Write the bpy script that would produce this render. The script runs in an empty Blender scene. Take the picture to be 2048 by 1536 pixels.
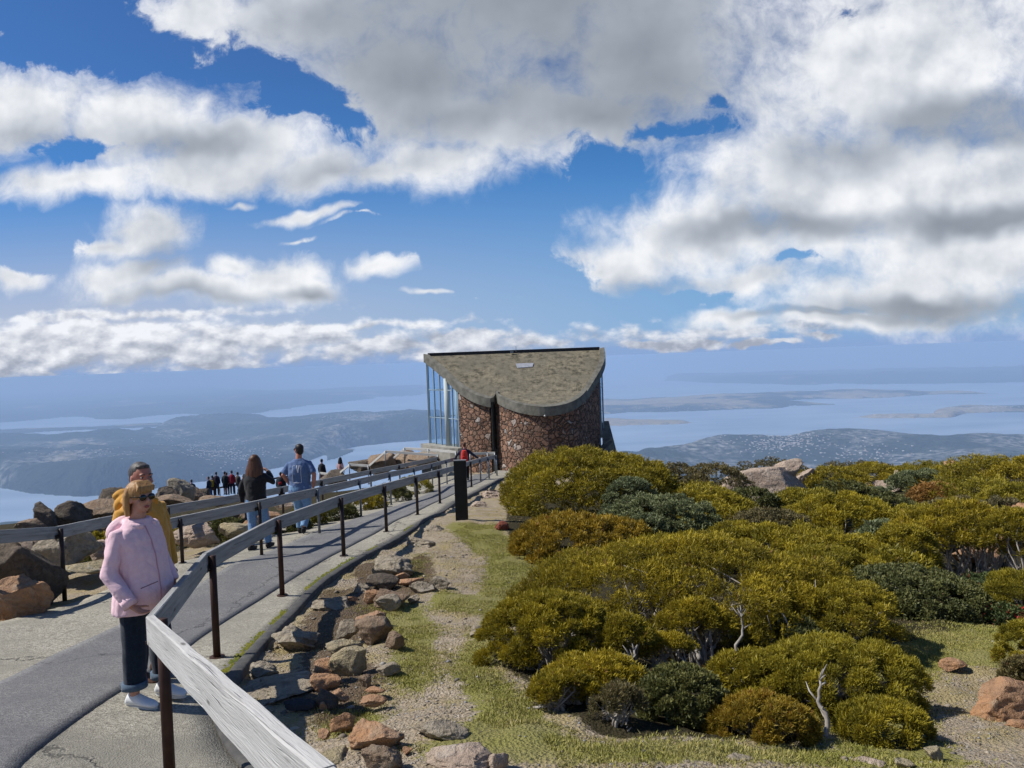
import bpy, bmesh, math, random
import numpy as np
from mathutils import Vector, Matrix, Euler
from mathutils.bvhtree import BVHTree
from mathutils import noise as mnoise

SC = bpy.context.scene
COL = SC.collection
PI = math.pi
F = 1538.0                      # focal length of the lens in photo pixels
PITCH = math.atan(50.0 / F)     # camera looks a little downwards
ROLL = math.radians(2.1)        # and is held slightly tilted
CP, SP = math.cos(PITCH), math.sin(PITCH); CR, SR = math.cos(ROLL), math.sin(ROLL)

# ---------------------------------------------------------------- helpers
def ray(px, py):
    a = (px - 1024) / F; b = (768 - py) / F
    u = a * CR + b * SR; v = -a * SR + b * CR
    return (u, CP + v * SP, -SP + v * CP)

def at(px, py, Y):
    d = ray(px, py); t = Y / d[1]
    return Vector((d[0] * t, Y, d[2] * t))

def fbm2(x, y, octaves=4, seed=0):
    """vectorised value noise in [-1,1]"""
    x = np.asarray(x, float); y = np.asarray(y, float)
    tot = np.zeros(np.broadcast(x, y).shape); amp = 1.0; nrm = 0
    for o in range(octaves):
        xi = np.floor(x).astype(np.int64); yi = np.floor(y).astype(np.int64)
        fx = x - xi; fy = y - yi
        fx = fx * fx * (3 - 2 * fx); fy = fy * fy * (3 - 2 * fy)
        def h(a, b):
            n = (a * 374761393 + b * 668265263 + (seed + o) * 1274126177) & 0xffffffff
            n = ((n ^ (n >> 13)) * 1274126177) & 0xffffffff
            n = (n ^ (n >> 16)) & 0xffff
            return n / 32767.5 - 1.0
        v = (h(xi, yi) * (1 - fx) + h(xi + 1, yi) * fx) * (1 - fy) + (h(xi, yi + 1) * (1 - fx) + h(xi + 1, yi + 1) * fx) * fy
        tot = tot + v * amp; nrm += amp; amp *= .5
        x = x * 2.03 + 17.1; y = y * 2.03 + 5.7
    return tot / nrm

def mesh_np(name, verts, faces, smooth=False):
    """verts (n,3); faces (m,k) array or list of such arrays"""
    me = bpy.data.meshes.new(name)
    verts = np.asarray(verts, np.float32)
    if not isinstance(faces, (list, tuple)): faces = [faces]
    faces = [np.asarray(f, np.int32) for f in faces if len(f)]
    nl = sum(f.size for f in faces); nf = sum(len(f) for f in faces)
    me.vertices.add(len(verts)); me.vertices.foreach_set('co', verts.ravel())
    me.loops.add(nl); me.polygons.add(nf)
    me.loops.foreach_set('vertex_index', np.concatenate([f.ravel() for f in faces]))
    tot = np.concatenate([np.full(len(f), f.shape[1], np.int32) for f in faces])
    st = np.concatenate([[0], np.cumsum(tot)[:-1]]).astype(np.int32)
    me.polygons.foreach_set('loop_start', st)
    me.polygons.foreach_set('loop_total', tot)
    if smooth: me.polygons.foreach_set('use_smooth', np.ones(nf, bool))
    me.update(calc_edges=True); me.validate()
    return me

def attr(me, name, vals):
    a = me.attributes.new(name, 'FLOAT', 'POINT')
    a.data.foreach_set('value', np.asarray(vals, np.float32).ravel())

def link(name, me, mat=None, parent=None, loc=None):
    o = bpy.data.objects.new(name, me); COL.objects.link(o)
    if me is not None and mat is not None:
        for m in (mat if isinstance(mat, (list, tuple)) else [mat]):
            me.materials.append(m)
    if loc is not None: o.location = loc
    if parent is not None: o.parent = parent
    return o

def tag(o, label=None, cat=None, group=None, kind=None):
    if label: o['label'] = label
    if cat: o['category'] = cat
    if group: o['group'] = group
    if kind: o['kind'] = kind
    return o

def thing(name, label, cat, loc=(0, 0, 0), rz=0, group=None):
    o = bpy.data.objects.new(name, None); COL.objects.link(o)
    o.location = loc; o.rotation_euler = (0, 0, rz); o.empty_display_size = .2
    return tag(o, label, cat, group)

class MB:
    """collects simple shapes into ONE mesh"""
    def __init__(s): s.v = []; s.f = []
    def add(s, vs, fs):
        n = len(s.v); s.v += [tuple(v) for v in vs]; s.f += [tuple(i + n for i in f) for f in fs]
    def hexa(s, p):          # 8 points, bottom ring then top ring
        s.add(p, [(3, 2, 1, 0), (4, 5, 6, 7), (0, 1, 5, 4), (1, 2, 6, 5), (2, 3, 7, 6), (3, 0, 4, 7)])
    def box(s, c, h, rz=0):
        cx, cy, cz = c; hx, hy, hz = h; ca, sa = math.cos(rz), math.sin(rz); p = []
        for z in (-hz, hz):
            for x, y in ((-hx, -hy), (hx, -hy), (hx, hy), (-hx, hy)):
                p.append((cx + x * ca - y * sa, cy + x * sa + y * ca, cz + z))
        s.hexa(p)
    def tube(s, pts, rad, n=8, flat=1.0, caps=True):
        """rings along a polyline; rad number or list; entries may be (a,b)"""
        pts = [Vector(p) for p in pts]
        if not isinstance(rad, (list, tuple)): rad = [rad] * len(pts)
        base = len(s.v); ref = None
        for i, p in enumerate(pts):
            if i == 0: t = pts[1] - pts[0]
            elif i == len(pts) - 1: t = pts[-1] - pts[-2]
            else: t = (pts[i + 1] - pts[i]).normalized() + (pts[i] - pts[i - 1]).normalized()
            t.normalize()
            if ref is None:
                ref = Vector((1, 0, 0)) if abs(t.x) < .8 else Vector((0, 1, 0))
            a = (ref - t * ref.dot(t)).normalized(); ref = a
            b = t.cross(a)
            r = rad[i]; ra, rb = r if isinstance(r, (tuple, list)) else (r, r * flat)
            for k in range(n):
                w = 2 * PI * k / n
                s.v.append(tuple(p + a * (ra * math.cos(w)) + b * (rb * math.sin(w))))
        for i in range(len(pts) - 1):
            for k in range(n):
                q = base + i * n; k2 = (k + 1) % n
                s.f.append((q + k, q + k2, q + n + k2, q + n + k))
        if caps:
            s.f.append(tuple(base + k for k in reversed(range(n))))
            s.f.append(tuple(base + (len(pts) - 1) * n + k for k in range(n)))
    def ball(s, c, r, nu=16, nv=10, rot=None):
        rx, ry, rz = r if isinstance(r, (tuple, list)) else (r, r, r)
        base = len(s.v); c = Vector(c)
        def P(x, y, z):
            v = Vector((x * rx, y * ry, z * rz))
            if rot is not None: v = rot @ v
            return tuple(c + v)
        s.v.append(P(0, 0, -1))
        for j in range(1, nv):
            ph = -PI / 2 + PI * j / nv
            for i in range(nu):
                th = 2 * PI * i / nu
                s.v.append(P(math.cos(ph) * math.cos(th), math.cos(ph) * math.sin(th), math.sin(ph)))
        s.v.append(P(0, 0, 1)); top = len(s.v) - 1
        for i in range(nu): s.f.append((base, base + 1 + (i + 1) % nu, base + 1 + i))
        for j in range(nv - 2):
            for i in range(nu):
                a = base + 1 + j * nu; i2 = (i + 1) % nu
                s.f.append((a + i, a + i2, a + nu + i2, a + nu + i))
        a = base + 1 + (nv - 2) * nu
        for i in range(nu): s.f.append((a + i, a + (i + 1) % nu, top))
    def rings(s, rings, caps=True, closed=True):
        """list of rings with the same number of points"""
        base = len(s.v); n = len(rings[0])
        for r in rings: s.v += [tuple(p) for p in r]
        for i in range(len(rings) - 1):
            for k in range(n if closed else n - 1):
                q = base + i * n; k2 = (k + 1) % n
                s.f.append((q + k, q + k2, q + n + k2, q + n + k))
        if caps:
            s.f.append(tuple(base + k for k in reversed(range(n))))
            s.f.append(tuple(base + (len(rings) - 1) * n + k for k in range(n)))
    def mesh(s, name, smooth=False):
        me = bpy.data.meshes.new(name); me.from_pydata(s.v, [], s.f); me.update()
        if smooth: me.polygons.foreach_set('use_smooth', np.ones(len(me.polygons), bool))
        return me
    def build(s, name, mat=None, parent=None, smooth=False, bevel=0):
        me = s.mesh(name, smooth)
        if bevel:
            bm = bmesh.new(); bm.from_mesh(me)
            bmesh.ops.bevel(bm, geom=[e for e in bm.edges], offset=bevel, segments=2, affect='EDGES', profile=.5)
            bm.to_mesh(me); bm.free()
        return link(name, me, mat, parent)

def baked(me, mods, name):
    """apply modifiers to a mesh without operators"""
    o = bpy.data.objects.new('tmp_shape', me); COL.objects.link(o)
    for typ, props in mods:
        m = o.modifiers.new(typ, typ)
        for k, v in props.items(): setattr(m, k, v)
    dg = bpy.context.evaluated_depsgraph_get(); dg.update()
    ev = o.evaluated_get(dg)
    out = bpy.data.meshes.new_from_object(ev); out.name = name
    bpy.data.objects.remove(o); bpy.data.meshes.remove(me)
    return out

# ---------------------------------------------------------------- materials
class NT:
    def __init__(s, tree): s.t = tree; s.n = tree.nodes; s.l = tree.links
    def new(s, typ, **kw):
        n = s.n.new(typ)
        for k, v in kw.items(): setattr(n, k, v)
        return n
    def put(s, sock, v):
        if v is None: return
        if isinstance(v, bpy.types.NodeSocket): s.l.new(v, sock)
        else:
            if hasattr(sock.default_value, '__len__'):
                v = tuple(v) if hasattr(v, '__len__') else (v,) * len(sock.default_value)
                if len(sock.default_value) == 4 and len(v) == 3: v = v + (1,)
            sock.default_value = v
    def math(s, op, a, b=None, c=None, clamp=False):
        n = s.new('ShaderNodeMath', operation=op); n.use_clamp = clamp
        s.put(n.inputs[0], a); s.put(n.inputs[1], b)
        if c is not None: s.put(n.inputs[2], c)
        return n.outputs[0]
    def vmath(s, op, a, b=None, out=0):
        n = s.new('ShaderNodeVectorMath', operation=op)
        s.put(n.inputs[0], a); s.put(n.inputs[1], b)
        return n.outputs[out]
    def mapr(s, v, a, b, c=0, d=1, smooth=False):
        n = s.new('ShaderNodeMapRange'); n.clamp = True
        if smooth: n.interpolation_type = 'SMOOTHSTEP'
        s.put(n.inputs[0], v)
        for i, x in enumerate((a, b, c, d)): s.put(n.inputs[i + 1], x)
        return n.outputs[0]
    def mix(s, f, a, b, blend='MIX'):
        n = s.new('ShaderNodeMix', data_type='RGBA', blend_type=blend)
        s.put(n.inputs[0], f); s.put(n.inputs[6], a); s.put(n.inputs[7], b)
        return n.outputs[2]
    def noise(s, vec, scale, detail=3, rough=.5, dist=0, color=False):
        n = s.new('ShaderNodeTexNoise')
        if vec is not None: s.l.new(vec, n.inputs['Vector'])
        n.inputs['Scale'].default_value = scale; n.inputs['Detail'].default_value = detail
        n.inputs['Roughness'].default_value = rough; n.inputs['Distortion'].default_value = dist
        return n.outputs[1 if color else 0]
    def voro(s, vec, scale, feature='F1', out='Distance', rand=1.0):
        n = s.new('ShaderNodeTexVoronoi', feature=feature)
        if vec is not None: s.l.new(vec, n.inputs['Vector'])
        n.inputs['Scale'].default_value = scale
        n.inputs['Randomness'].default_value = rand
        return n.outputs[out]
    def attr(s, name):
        return s.new('ShaderNodeAttribute', attribute_name=name).outputs['Fac']
    def bump(s, h, strength=.5, dist=.02, normal=None):
        n = s.new('ShaderNodeBump'); s.put(n.inputs['Height'], h)
        n.inputs['Strength'].default_value = strength; n.inputs['Distance'].default_value = dist
        if normal is not None: s.l.new(normal, n.inputs['Normal'])
        return n.outputs[0]
    def scale(s, vec, v3):
        return s.vmath('MULTIPLY', vec, v3)

def newmat(name):
    m = bpy.data.materials.new(name); m.use_nodes = True
    nt = NT(m.node_tree)
    b = nt.n.get('Principled BSDF')
    co = nt.new('ShaderNodeTexCoord')
    b.inputs['Specular IOR Level'].default_value = .3
    return m, nt, b, co

def simple(name, col, rough=.75, var=None, vscale=8, bump=None, metal=0, spec=.3, coord='Object'):
    m, nt, b, co = newmat(name)
    base = tuple(col) + (1,)
    if var is not None:
        n = nt.noise(co.outputs[coord], vscale, 5, .6)
        nt.put(b.inputs['Base Color'], nt.mix(nt.mapr(n, .35, .65), base, tuple(var) + (1,)))
    else: b.inputs['Base Color'].default_value = base
    b.inputs['Roughness'].default_value = rough; b.inputs['Metallic'].default_value = metal
    b.inputs['Specular IOR Level'].default_value = spec
    if bump:
        n = nt.noise(co.outputs[coord], bump[0], 5, .65)
        nt.put(b.inputs['Normal'], nt.bump(n, bump[1], bump[2]))
    return m
SUN_E = 4.6; EXPO = 0.22; SKY_MUL = (.034, .057, .083)
HAZE_TOP = 1.6; HAZE_COL = (.45, .61, .84); HAZE_D = 5.6e-5; HCOL = (.225, .336, .571, 1)
# ---------------------------------------------------------------- camera, sun, sky
cam = bpy.data.cameras.new('camera'); camo = bpy.data.objects.new('camera', cam); COL.objects.link(camo)
cam.sensor_width = 36; cam.lens = 36 * F / 2048; cam.clip_start = .05; cam.clip_end = 400000
camo.rotation_euler = (Matrix.Rotation(PI / 2 - PITCH, 3, 'X') @ Matrix.Rotation(-ROLL, 3, 'Z')).to_euler(); SC.camera = camo
SUN_EL = math.radians(47); SUN_AZ = math.radians(-86)      # from +Y towards +X; negative = left
S = Vector((math.sin(SUN_AZ) * math.cos(SUN_EL), math.cos(SUN_AZ) * math.cos(SUN_EL), math.sin(SUN_EL)))
sl = bpy.data.lights.new('sun', 'SUN'); sl.energy = SUN_E; sl.angle = math.radians(.53); sl.color = (1, .955, .88)
so = bpy.data.objects.new('sun', sl); COL.objects.link(so); so.rotation_euler = S.to_track_quat('Z', 'Y').to_euler()
SC.view_settings.view_transform = 'Standard'; SC.view_settings.look = 'None'; SC.view_settings.gamma = 1
SC.view_settings.exposure = EXPO; SC.view_settings.use_curve_mapping = False
SC.render.resolution_x = 1024; SC.render.resolution_y = 768
cy = SC.cycles
cy.max_bounces = 6; cy.diffuse_bounces = 3; cy.glossy_bounces = 3; cy.transmission_bounces = 5; cy.transparent_max_bounces = 10; cy.volume_bounces = 2
cy.use_denoising = True; cy.denoiser = 'OPENIMAGEDENOISE'; cy.sample_clamp_indirect = 6
cy.use_adaptive_sampling = True; cy.adaptive_threshold = .012

w = bpy.data.worlds.new('World'); SC.world = w; w.use_nodes = True
nt = NT(w.node_tree); nt.n.clear()
outn = nt.new('ShaderNodeOutputWorld'); bg = nt.new('ShaderNodeBackground')
sky = nt.new('ShaderNodeTexSky', sky_type='NISHITA'); sky.sun_disc = False
sky.sun_elevation = SUN_EL; sky.sun_rotation = SUN_AZ % (2 * PI); sky.altitude = 1270
sky.air_density = 1.0; sky.dust_density = .4; sky.ozone_density = 3.5
tc = nt.new('ShaderNodeTexCoord'); sep = nt.new('ShaderNodeSeparateXYZ'); nt.l.new(tc.outputs['Generated'], sep.inputs[0])
dx, dy, dz = sep.outputs
ady = nt.math('MAXIMUM', nt.math('ABSOLUTE', dy), .12)
Ux = nt.math('DIVIDE', dx, ady); Vz = nt.math('DIVIDE', dz, ady)
comb = nt.new('ShaderNodeCombineXYZ'); nt.l.new(Ux, comb.inputs[0]); nt.l.new(Vz, comb.inputs[1]); P = comb.outputs[0]
def UV(px, py): d = ray(px, py); return (d[0] / d[1], d[2] / d[1])
def dir_field(P, blobs, k=.22, start=-1.0):
    acc = None
    for (cx, cy_, rx, ry, wgt) in blobs:
        u, v = UV(cx, cy_)
        q = nt.vmath('MULTIPLY', nt.vmath('SUBTRACT', P, (u, v, 0)), (F / rx, F / ry, 0))
        f = nt.math('SUBTRACT', 1.0, nt.vmath('LENGTH', q, None, 1))
        if wgt != 1: f = nt.math('MULTIPLY', f, wgt)
        acc = f if acc is None else nt.math('SMOOTH_MAX', acc, f, k)
    return acc
def warp(P, s1, a1, s2, a2):
    n = nt.vmath('SUBTRACT', nt.noise(P, s1, 1, .5, 0, True), (.5, .5, .5))
    n2 = nt.vmath('SUBTRACT', nt.noise(P, s2, 2, .6, 0, True), (.5, .5, .5))
    return nt.vmath('ADD', nt.vmath('ADD', P, nt.vmath('MULTIPLY', n, (a1, a1, 0))), nt.vmath('MULTIPLY', n2, (a2, a2, 0)))
PW = warp(P, 4.5, .07, 16, .04)
CLOUDS = [
 (1050,-40,700,250,1),(1000,230,330,130,1),(820,180,260,190,1),(560,30,300,110,1),(400,20,150,90,.9),(1280,100,300,190,1),(870,330,170,70,1),(1180,230,210,110,1),
 (1800,130,460,260,1),(1700,380,420,210,1),(1950,430,400,240,1),(1400,470,230,110,1),(1230,520,130,58,1),(1500,560,170,50,.9),(1800,590,320,75,1),(1480,640,130,26,.9),(1720,640,260,28,1),
 (60,230,240,110,1),(270,260,230,90,1),(480,300,200,80,1),(650,345,160,55,1),(760,355,120,50,1),(120,370,220,42,1),(400,350,200,50,1),
 (300,465,120,62,1),(210,490,110,22,.9),(260,545,150,40,.8),(400,575,260,42,1),(560,545,120,52,1),(620,575,90,36,1),(480,530,70,36,1),
 (775,528,75,24,.75),(20,535,70,28,1),(640,432,130,12,.7),(730,446,80,8,.7),(968,450,26,18,.8),(400,225,42,34,.6),(12,45,34,22,.7),(480,405,30,6,.5),
 (870,588,38,5,.6),(945,591,48,6,.65),(610,475,40,5,.5),(1040,588,60,14,.5),(1200,340,30,45,.7),
]
LOW = [ (200,670,330,36,1),(520,672,260,30,1),(60,690,200,40,1),(760,690,160,18,.9),(420,722,70,16,1),(930,672,120,18,1),(1080,684,90,10,.9),(330,700,260,24,1),
 (1350,688,80,18,1),(1290,690,60,12,1),(1410,684,50,14,.9),(1500,687,60,9,1),(1565,688,36,7,.9),(1645,672,46,12,.9),(250,632,420,14,.6),(700,650,300,12,.5),(150,705,760,62,.62),(900,690,420,34,.5),(1500,660,500,26,.42) ]
HOLES = [ (690,255,66,44,1),(600,200,110,52,1),(500,140,110,42,1),(1200,330,70,60,.9),(1330,260,120,18,.6),(1408,212,44,18,.6),(1590,515,50,12,.6),(170,305,95,24,.8),(1700,5,20,16,.4),
 (120,60,220,80,1),(300,110,170,60,.9),(60,480,120,50,1),(900,470,200,60,1),(1060,560,160,80,1),(1340,598,110,22,.8),(700,480,100,30,.9) ]
n_big = nt.noise(P, 6.5, 6, .55); n_mid = nt.noise(PW, 17, 6, .66)
sc2 = nt.vmath('MULTIPLY', P, (1.0, 1.7, 1))
n_low = nt.noise(sc2, 22, 5, .56)
cov = dir_field(PW, CLOUDS)
hol = dir_field(PW, HOLES, .12)
nz = nt.math('ADD', nt.math('MULTIPLY', nt.math('SUBTRACT', n_big, .5), 1.0), nt.math('MULTIPLY', nt.math('SUBTRACT', n_mid, .5), 1.15))
hol = nt.math('SUBTRACT', hol, nt.math('MULTIPLY', nz, 1.6))
D = nt.math('SUBTRACT', nt.math('ADD', cov, nz), nt.math('MULTIPLY', nt.math('MAXIMUM', hol, 0), 1.3))
alpha = nt.mapr(D, -.16, .66, 0, 1, True)
PL = warp(P, 12, .02, 40, .016)
covl = dir_field(PL, LOW, .2)
DL = nt.math('ADD', covl, nt.math('MULTIPLY', nt.math('SUBTRACT', n_low, .5), 1.5))
alphal = nt.mapr(DL, -.05, .45, 0, .92, True)
# brightness of the clouds: thick = grey, thin or sun-facing = white
DARK = [ (1000,60,560,230,1),(1250,190,330,130,.8),(900,230,230,90,.6),(1960,250,260,70,1),(1700,300,200,60,.5),(1980,430,260,40,.8),(1560,455,280,36,.7),(1900,610,330,40,.8),(1640,625,200,14,.8),
 (360,300,190,40,.55),(120,285,130,30,.4),(340,520,100,34,.7),(400,596,240,22,.5),(620,585,100,16,.45),(660,350,140,30,.3),(1300,570,170,26,.5) ]
dk = dir_field(PW, DARK, .3)
dk = nt.mapr(nt.math('ADD', dk, nt.math('MULTIPLY', nt.math('SUBTRACT', n_big, .5), .35)), -.25, .6, 0, 1, True)
Psh = nt.vmath('ADD', P, (-.012, .022, 0))
lit = nt.math('SUBTRACT', n_big, nt.noise(Psh, 6.5, 4, .5))
lit = nt.math('MULTIPLY', lit, nt.math('SUBTRACT', 1.0, nt.math('MULTIPLY', dk, .8)))
br = nt.math('ADD', .75, nt.math('MULTIPLY', lit, 1.3)); br = nt.math('ADD', br, nt.math('MULTIPLY', nt.math('SUBTRACT', n_mid, .5), .22))
br = nt.math('SUBTRACT', br, nt.math('MULTIPLY', nt.mapr(D, .3, 1.2), .14))
br = nt.math('SUBTRACT', br, nt.math('MULTIPLY', dk, .36))
br = nt.math('SMOOTH_MIN', br, .82, .1); br = nt.math('MAXIMUM', br, .27)
ccol = nt.mix(nt.mapr(br, .28, .8), (.82, .93, 1.10, 1), (.985, 1.0, 1.03, 1))
cloud = nt.vmath('MULTIPLY', ccol, br)
litl = nt.math('SUBTRACT', n_low, nt.noise(nt.vmath('ADD', sc2, (-.006, .016, 0)), 22, 4, .52))
brl = nt.math('ADD', .73, nt.math('MULTIPLY', litl, 1.15))
v0 = .008; v1 = .055
brl = nt.math('SUBTRACT', brl, nt.math('MULTIPLY', nt.mapr(Vz, v1, v0), .26))
brl = nt.math('MAXIMUM', nt.math('MINIMUM', brl, .82), .38)
cloudl = nt.vmath('MULTIPLY', nt.mix(nt.mapr(brl, .3, .75), (.82, .91, 1.12, 1), (.97, .99, 1.04, 1)), brl)
skyc = nt.vmath('MULTIPLY', sky.outputs[0], SKY_MUL)
# pale air close to the horizon
hz = nt.mapr(Vz, .27, .0, 0, 1, True)
side = nt.mapr(Ux, -.5, .25)
hcol = nt.mix(side, (.44, .48, .59, 1), (.21, .375, .60, 1))
hcol = nt.mix(nt.mapr(Vz, .0, .035, 1, 0, True), hcol, HCOL)
skyc = nt.mix(nt.mapr(Vz, .42, .12, 0, .65, True), skyc, (.055, .235, .56, 1))
skyc = nt.mix(nt.math('MULTIPLY', hz, .97), skyc, hcol)
c1 = nt.mix(alphal, skyc, cloudl)
c2 = nt.mix(alpha, c1, cloud)
nt.l.new(c2, bg.inputs[0]); bg.inputs[1].default_value = 1.0
w.cycles.sampling_method = 'MANUAL'; w.cycles.sample_map_resolution = 256
nt.l.new(bg.outputs[0], outn.inputs[0])
# ---------------------------------------------------------------- terrain height (thin plate spline through surveyed points)
CPT = []
def cpt(px, py, Y): p = at(px, py, Y); c = (p.x, p.y, p.z); CPT.append(c); return c
def lvl(x, y, z):
    """survey points were taken with a level camera; bring them to the tilted one"""
    p0 = math.atan(71.0 / F); c, s_ = math.cos(p0), math.sin(p0)
    f_ = y * c - z * s_; v_ = (y * s_ + z * c) / f_; u_ = x / f_
    if y < 1: return (x, y, z + .02 * y)
    q = at(1024 + u_ * F, 768 - v_ * F, y)
    return (x, y, q.z)
CTRL = [
 cpt(322,1590,4.6), cpt(405,1323,7.3), cpt(548,1195,10.2), cpt(675,1115,12.6), cpt(763,1067,15.6), cpt(827,1032,18.6),
 cpt(873,1008,22.0), cpt(957,964,33.5), cpt(987,952,36.6), cpt(113,1205,10.4), cpt(355,1125,11.8), cpt(513,1118,12.9),
 cpt(630,1071,15.8), cpt(715,1036,19.5), cpt(776,1012,22.6), cpt(861,977,31.0), cpt(290,1400,5.75), cpt(925,1036,16.3),
 (-.82,2.4,-2.15), (-.44,1.8,-2.0), (0,0,-1.6), (1.5,0,-1.5), (-2.5,1,-2.05), (-4.5,2,-2.4), cpt(0,1536,4.5), (0,-5,-1.2), (6,-3,-1.2), (-8,-4,-1.7),
 (-8,5,-2.8), (-6.3,8.8,-3.15),
 cpt(1130,1490,4.6), cpt(800,1500,4.2), cpt(960,1290,7.2), cpt(1850,1240,8.8), cpt(1990,1410,6.3), cpt(1700,1530,4.5), cpt(1400,1500,4.5),
 cpt(1100,1140,11.8), cpt(1020,1060,15.3), (4,4,-2.3), (7,3,-2.1), (6,7,-2.95), (5,12,-3.6), (9,11,-3.6), (9,15,-3.9), (12,20,-4.2),
 (4,20,-4.4), (7,25,-4.8), (16,25,-4.3), (20,14,-3.6), (0,28,-5.2), (5,31,-5.5), (22,30,-4.8), cpt(1100,950,37.6), (4,34,-6.0),
 (-8,12,-3.7), (-10,9,-3.3), (-7.5,16,-4.3), (-6.6,21,-4.85), (-6,27,-5.6), (-5,33,-6.2), (-4.5,38,-6.6), (-12,18,-4.8), (-20,14,-4.8), (-14,26,-6.6),
 (-10,42,-8.3), (-15,45,-8.9), (-21,55,-11.2), (-17,55,-11.0), (-28,30,-8), (-30,45,-10.5), (0,46,-7), (6,42,-7), (12,38,-6.6), (30,30,-5), (-2,60,-10), (30,0,-1.5), (-25,0,-3),
]
CTRL = [c if (len(c) == 3 and c in CPT) else lvl(*c) for c in CTRL]
_P = np.array(CTRL, float)
def _U(r2): return np.where(r2 > 0, r2 * np.log(r2 + 1e-12), 0) * .5
_n = len(_P)
_D = ((_P[:, None, :2] - _P[None, :, :2]) ** 2).sum(-1)
_K = _U(_D) + np.eye(_n) * .6
_Q = np.c_[np.ones(_n), _P[:, :2]]
_A = np.block([[_K, _Q], [_Q.T, np.zeros((3, 3))]])
_W = np.linalg.solve(_A, np.r_[_P[:, 2], np.zeros(3)])

def Gn(x, y):
    """ground height, arrays"""
    x = np.asarray(x, float); y = np.asarray(y, float); sh = x.shape
    xf = x.ravel(); yf = y.ravel()
    xc = np.clip(xf, -32, 32); yc = np.clip(yf, -6, 60)
    out = np.empty(len(xf))
    for s in range(0, len(xf), 20000):
        a = np.c_[xc[s:s + 20000], yc[s:s + 20000]]
        d = ((a[:, None, :] - _P[None, :, :2]) ** 2).sum(-1)
        out[s:s + 20000] = _U(d) @ _W[:_n] + _W[_n] + a @ _W[_n + 1:]
    yl = np.interp(xf, [-60, -30, -13, -7, 5, 10, 40, 60], [62, 62, 59, 45, 46, 35, 36, 40])
    def soft(t): return np.where(t > 0, np.minimum(t * t / 8, t - 2), 0) * (t > 0) if False else np.where(t > 4, t - 2, np.where(t > 0, t * t / 8, 0))
    out -= .62 * soft(yf - yl)
    out -= .66 * soft(-34 - xf) + .45 * soft(xf - 45)
    out -= .25 * soft(-60 - yf)
    return out.reshape(sh)

def G(x, y): return float(Gn(np.array([x]), np.array([y]))[0])

def gpt(px, py):
    """point of the ground seen at a photo position"""
    d = ray(px, py); Y = np.arange(1.6, 62, .05)
    X = d[0] / d[1] * Y; Z = d[2] / d[1] * Y
    below = np.nonzero(Z < Gn(X, Y))[0]
    if len(below) == 0: i = len(Y) - 1
    else: i = below[0]
    return (float(X[i]), float(Y[i]))

# ---------------------------------------------------------------- path outlines (world coordinates)
def outline(pxs, pre=(), post=()):
    return np.array(list(pre) + [gpt(*p) for p in pxs] + list(post), float)
def resample(P, n):
    d = np.r_[0, np.cumsum(np.hypot(*np.diff(P, axis=0).T))]
    t = np.linspace(0, d[-1], n)
    return np.c_[np.interp(t, d, P[:, 0]), np.interp(t, d, P[:, 1])]
def smoothline(P, it=3):
    P = P.copy()
    for _ in range(it): P[1:-1] = P[1:-1] * .5 + (P[:-2] + P[2:]) * .25
    return P
LEFT = outline([(0,1250),(60,1232),(110,1219),(180,1196),(250,1165),(345,1127),(386,1121),(450,1098),(520,1066),(590,1040),(650,1022),(720,1001),(800,977),(880,955)],
               pre=[(-6.5,-9),(-7.2,-3),(-7.6,2),(-7.4,6)], post=[(-3.2,38.5)])
KERB = outline([(436,1470),(422,1440),(430,1400),(459,1351),(500,1304),(531,1272),(570,1234),(608,1192),(636,1168),(668,1146),(723,1114),(768,1091),(812,1065),(860,1036),(904,1008),(941,989),(972,973),(1001,958),(1023,953)],
               pre=[(3.6,-6),(2.2,-2),(1.0,.35),(-.15,2.2),(-.72,3.05)], post=[(-.1,38.3)])
ASL = outline([(0,1374),(107,1314),(242,1253),(330,1205),(430,1155),(520,1112),(640,1062),(720,1036),(796,1012),(855,988),(890,972),(930,960)],
              pre=[(-4.6,-9),(-5.1,-3),(-5.2,1),(-4.7,3.4)], post=[(-2.0,38.3)])
ASR = outline([(28,1536),(261,1379),(396,1281),(466,1235),(536,1193),(640,1129),(720,1085),(777,1053),(816,1033),(874,1005),(904,991),(960,966)],
              pre=[(-.2,-9),(-.7,-3),(-1.6,.6),(-2.2,2.6)], post=[(-1.1,38.3)])

def strip(name, A, B, n, m, lift, skirt=.12, mat=None):
    A = smoothline(resample(A, n), 4); B = smoothline(resample(B, n), 4)
    t = np.linspace(0, 1, m)[None, :, None]
    P = A[:, None, :] * (1 - t) + B[:, None, :] * t
    Z = Gn(P[..., 0], P[..., 1]) + lift
    V = np.concatenate([P, Z[..., None]], -1)
    lo = V[:, :1].copy(); lo[..., 2] -= skirt; hi = V[:, -1:].copy(); hi[..., 2] -= skirt
    V = np.concatenate([lo, V, hi], 1); mm = m + 2
    idx = np.arange(n * mm).reshape(n, mm)
    f = np.stack([idx[:-1, :-1], idx[1:, :-1], idx[1:, 1:], idx[:-1, 1:]], -1).reshape(-1, 4)[:, ::-1]
    me = mesh_np(name, V.reshape(-1, 3), f, True)
    return link(name, me, mat), A, B

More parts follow.
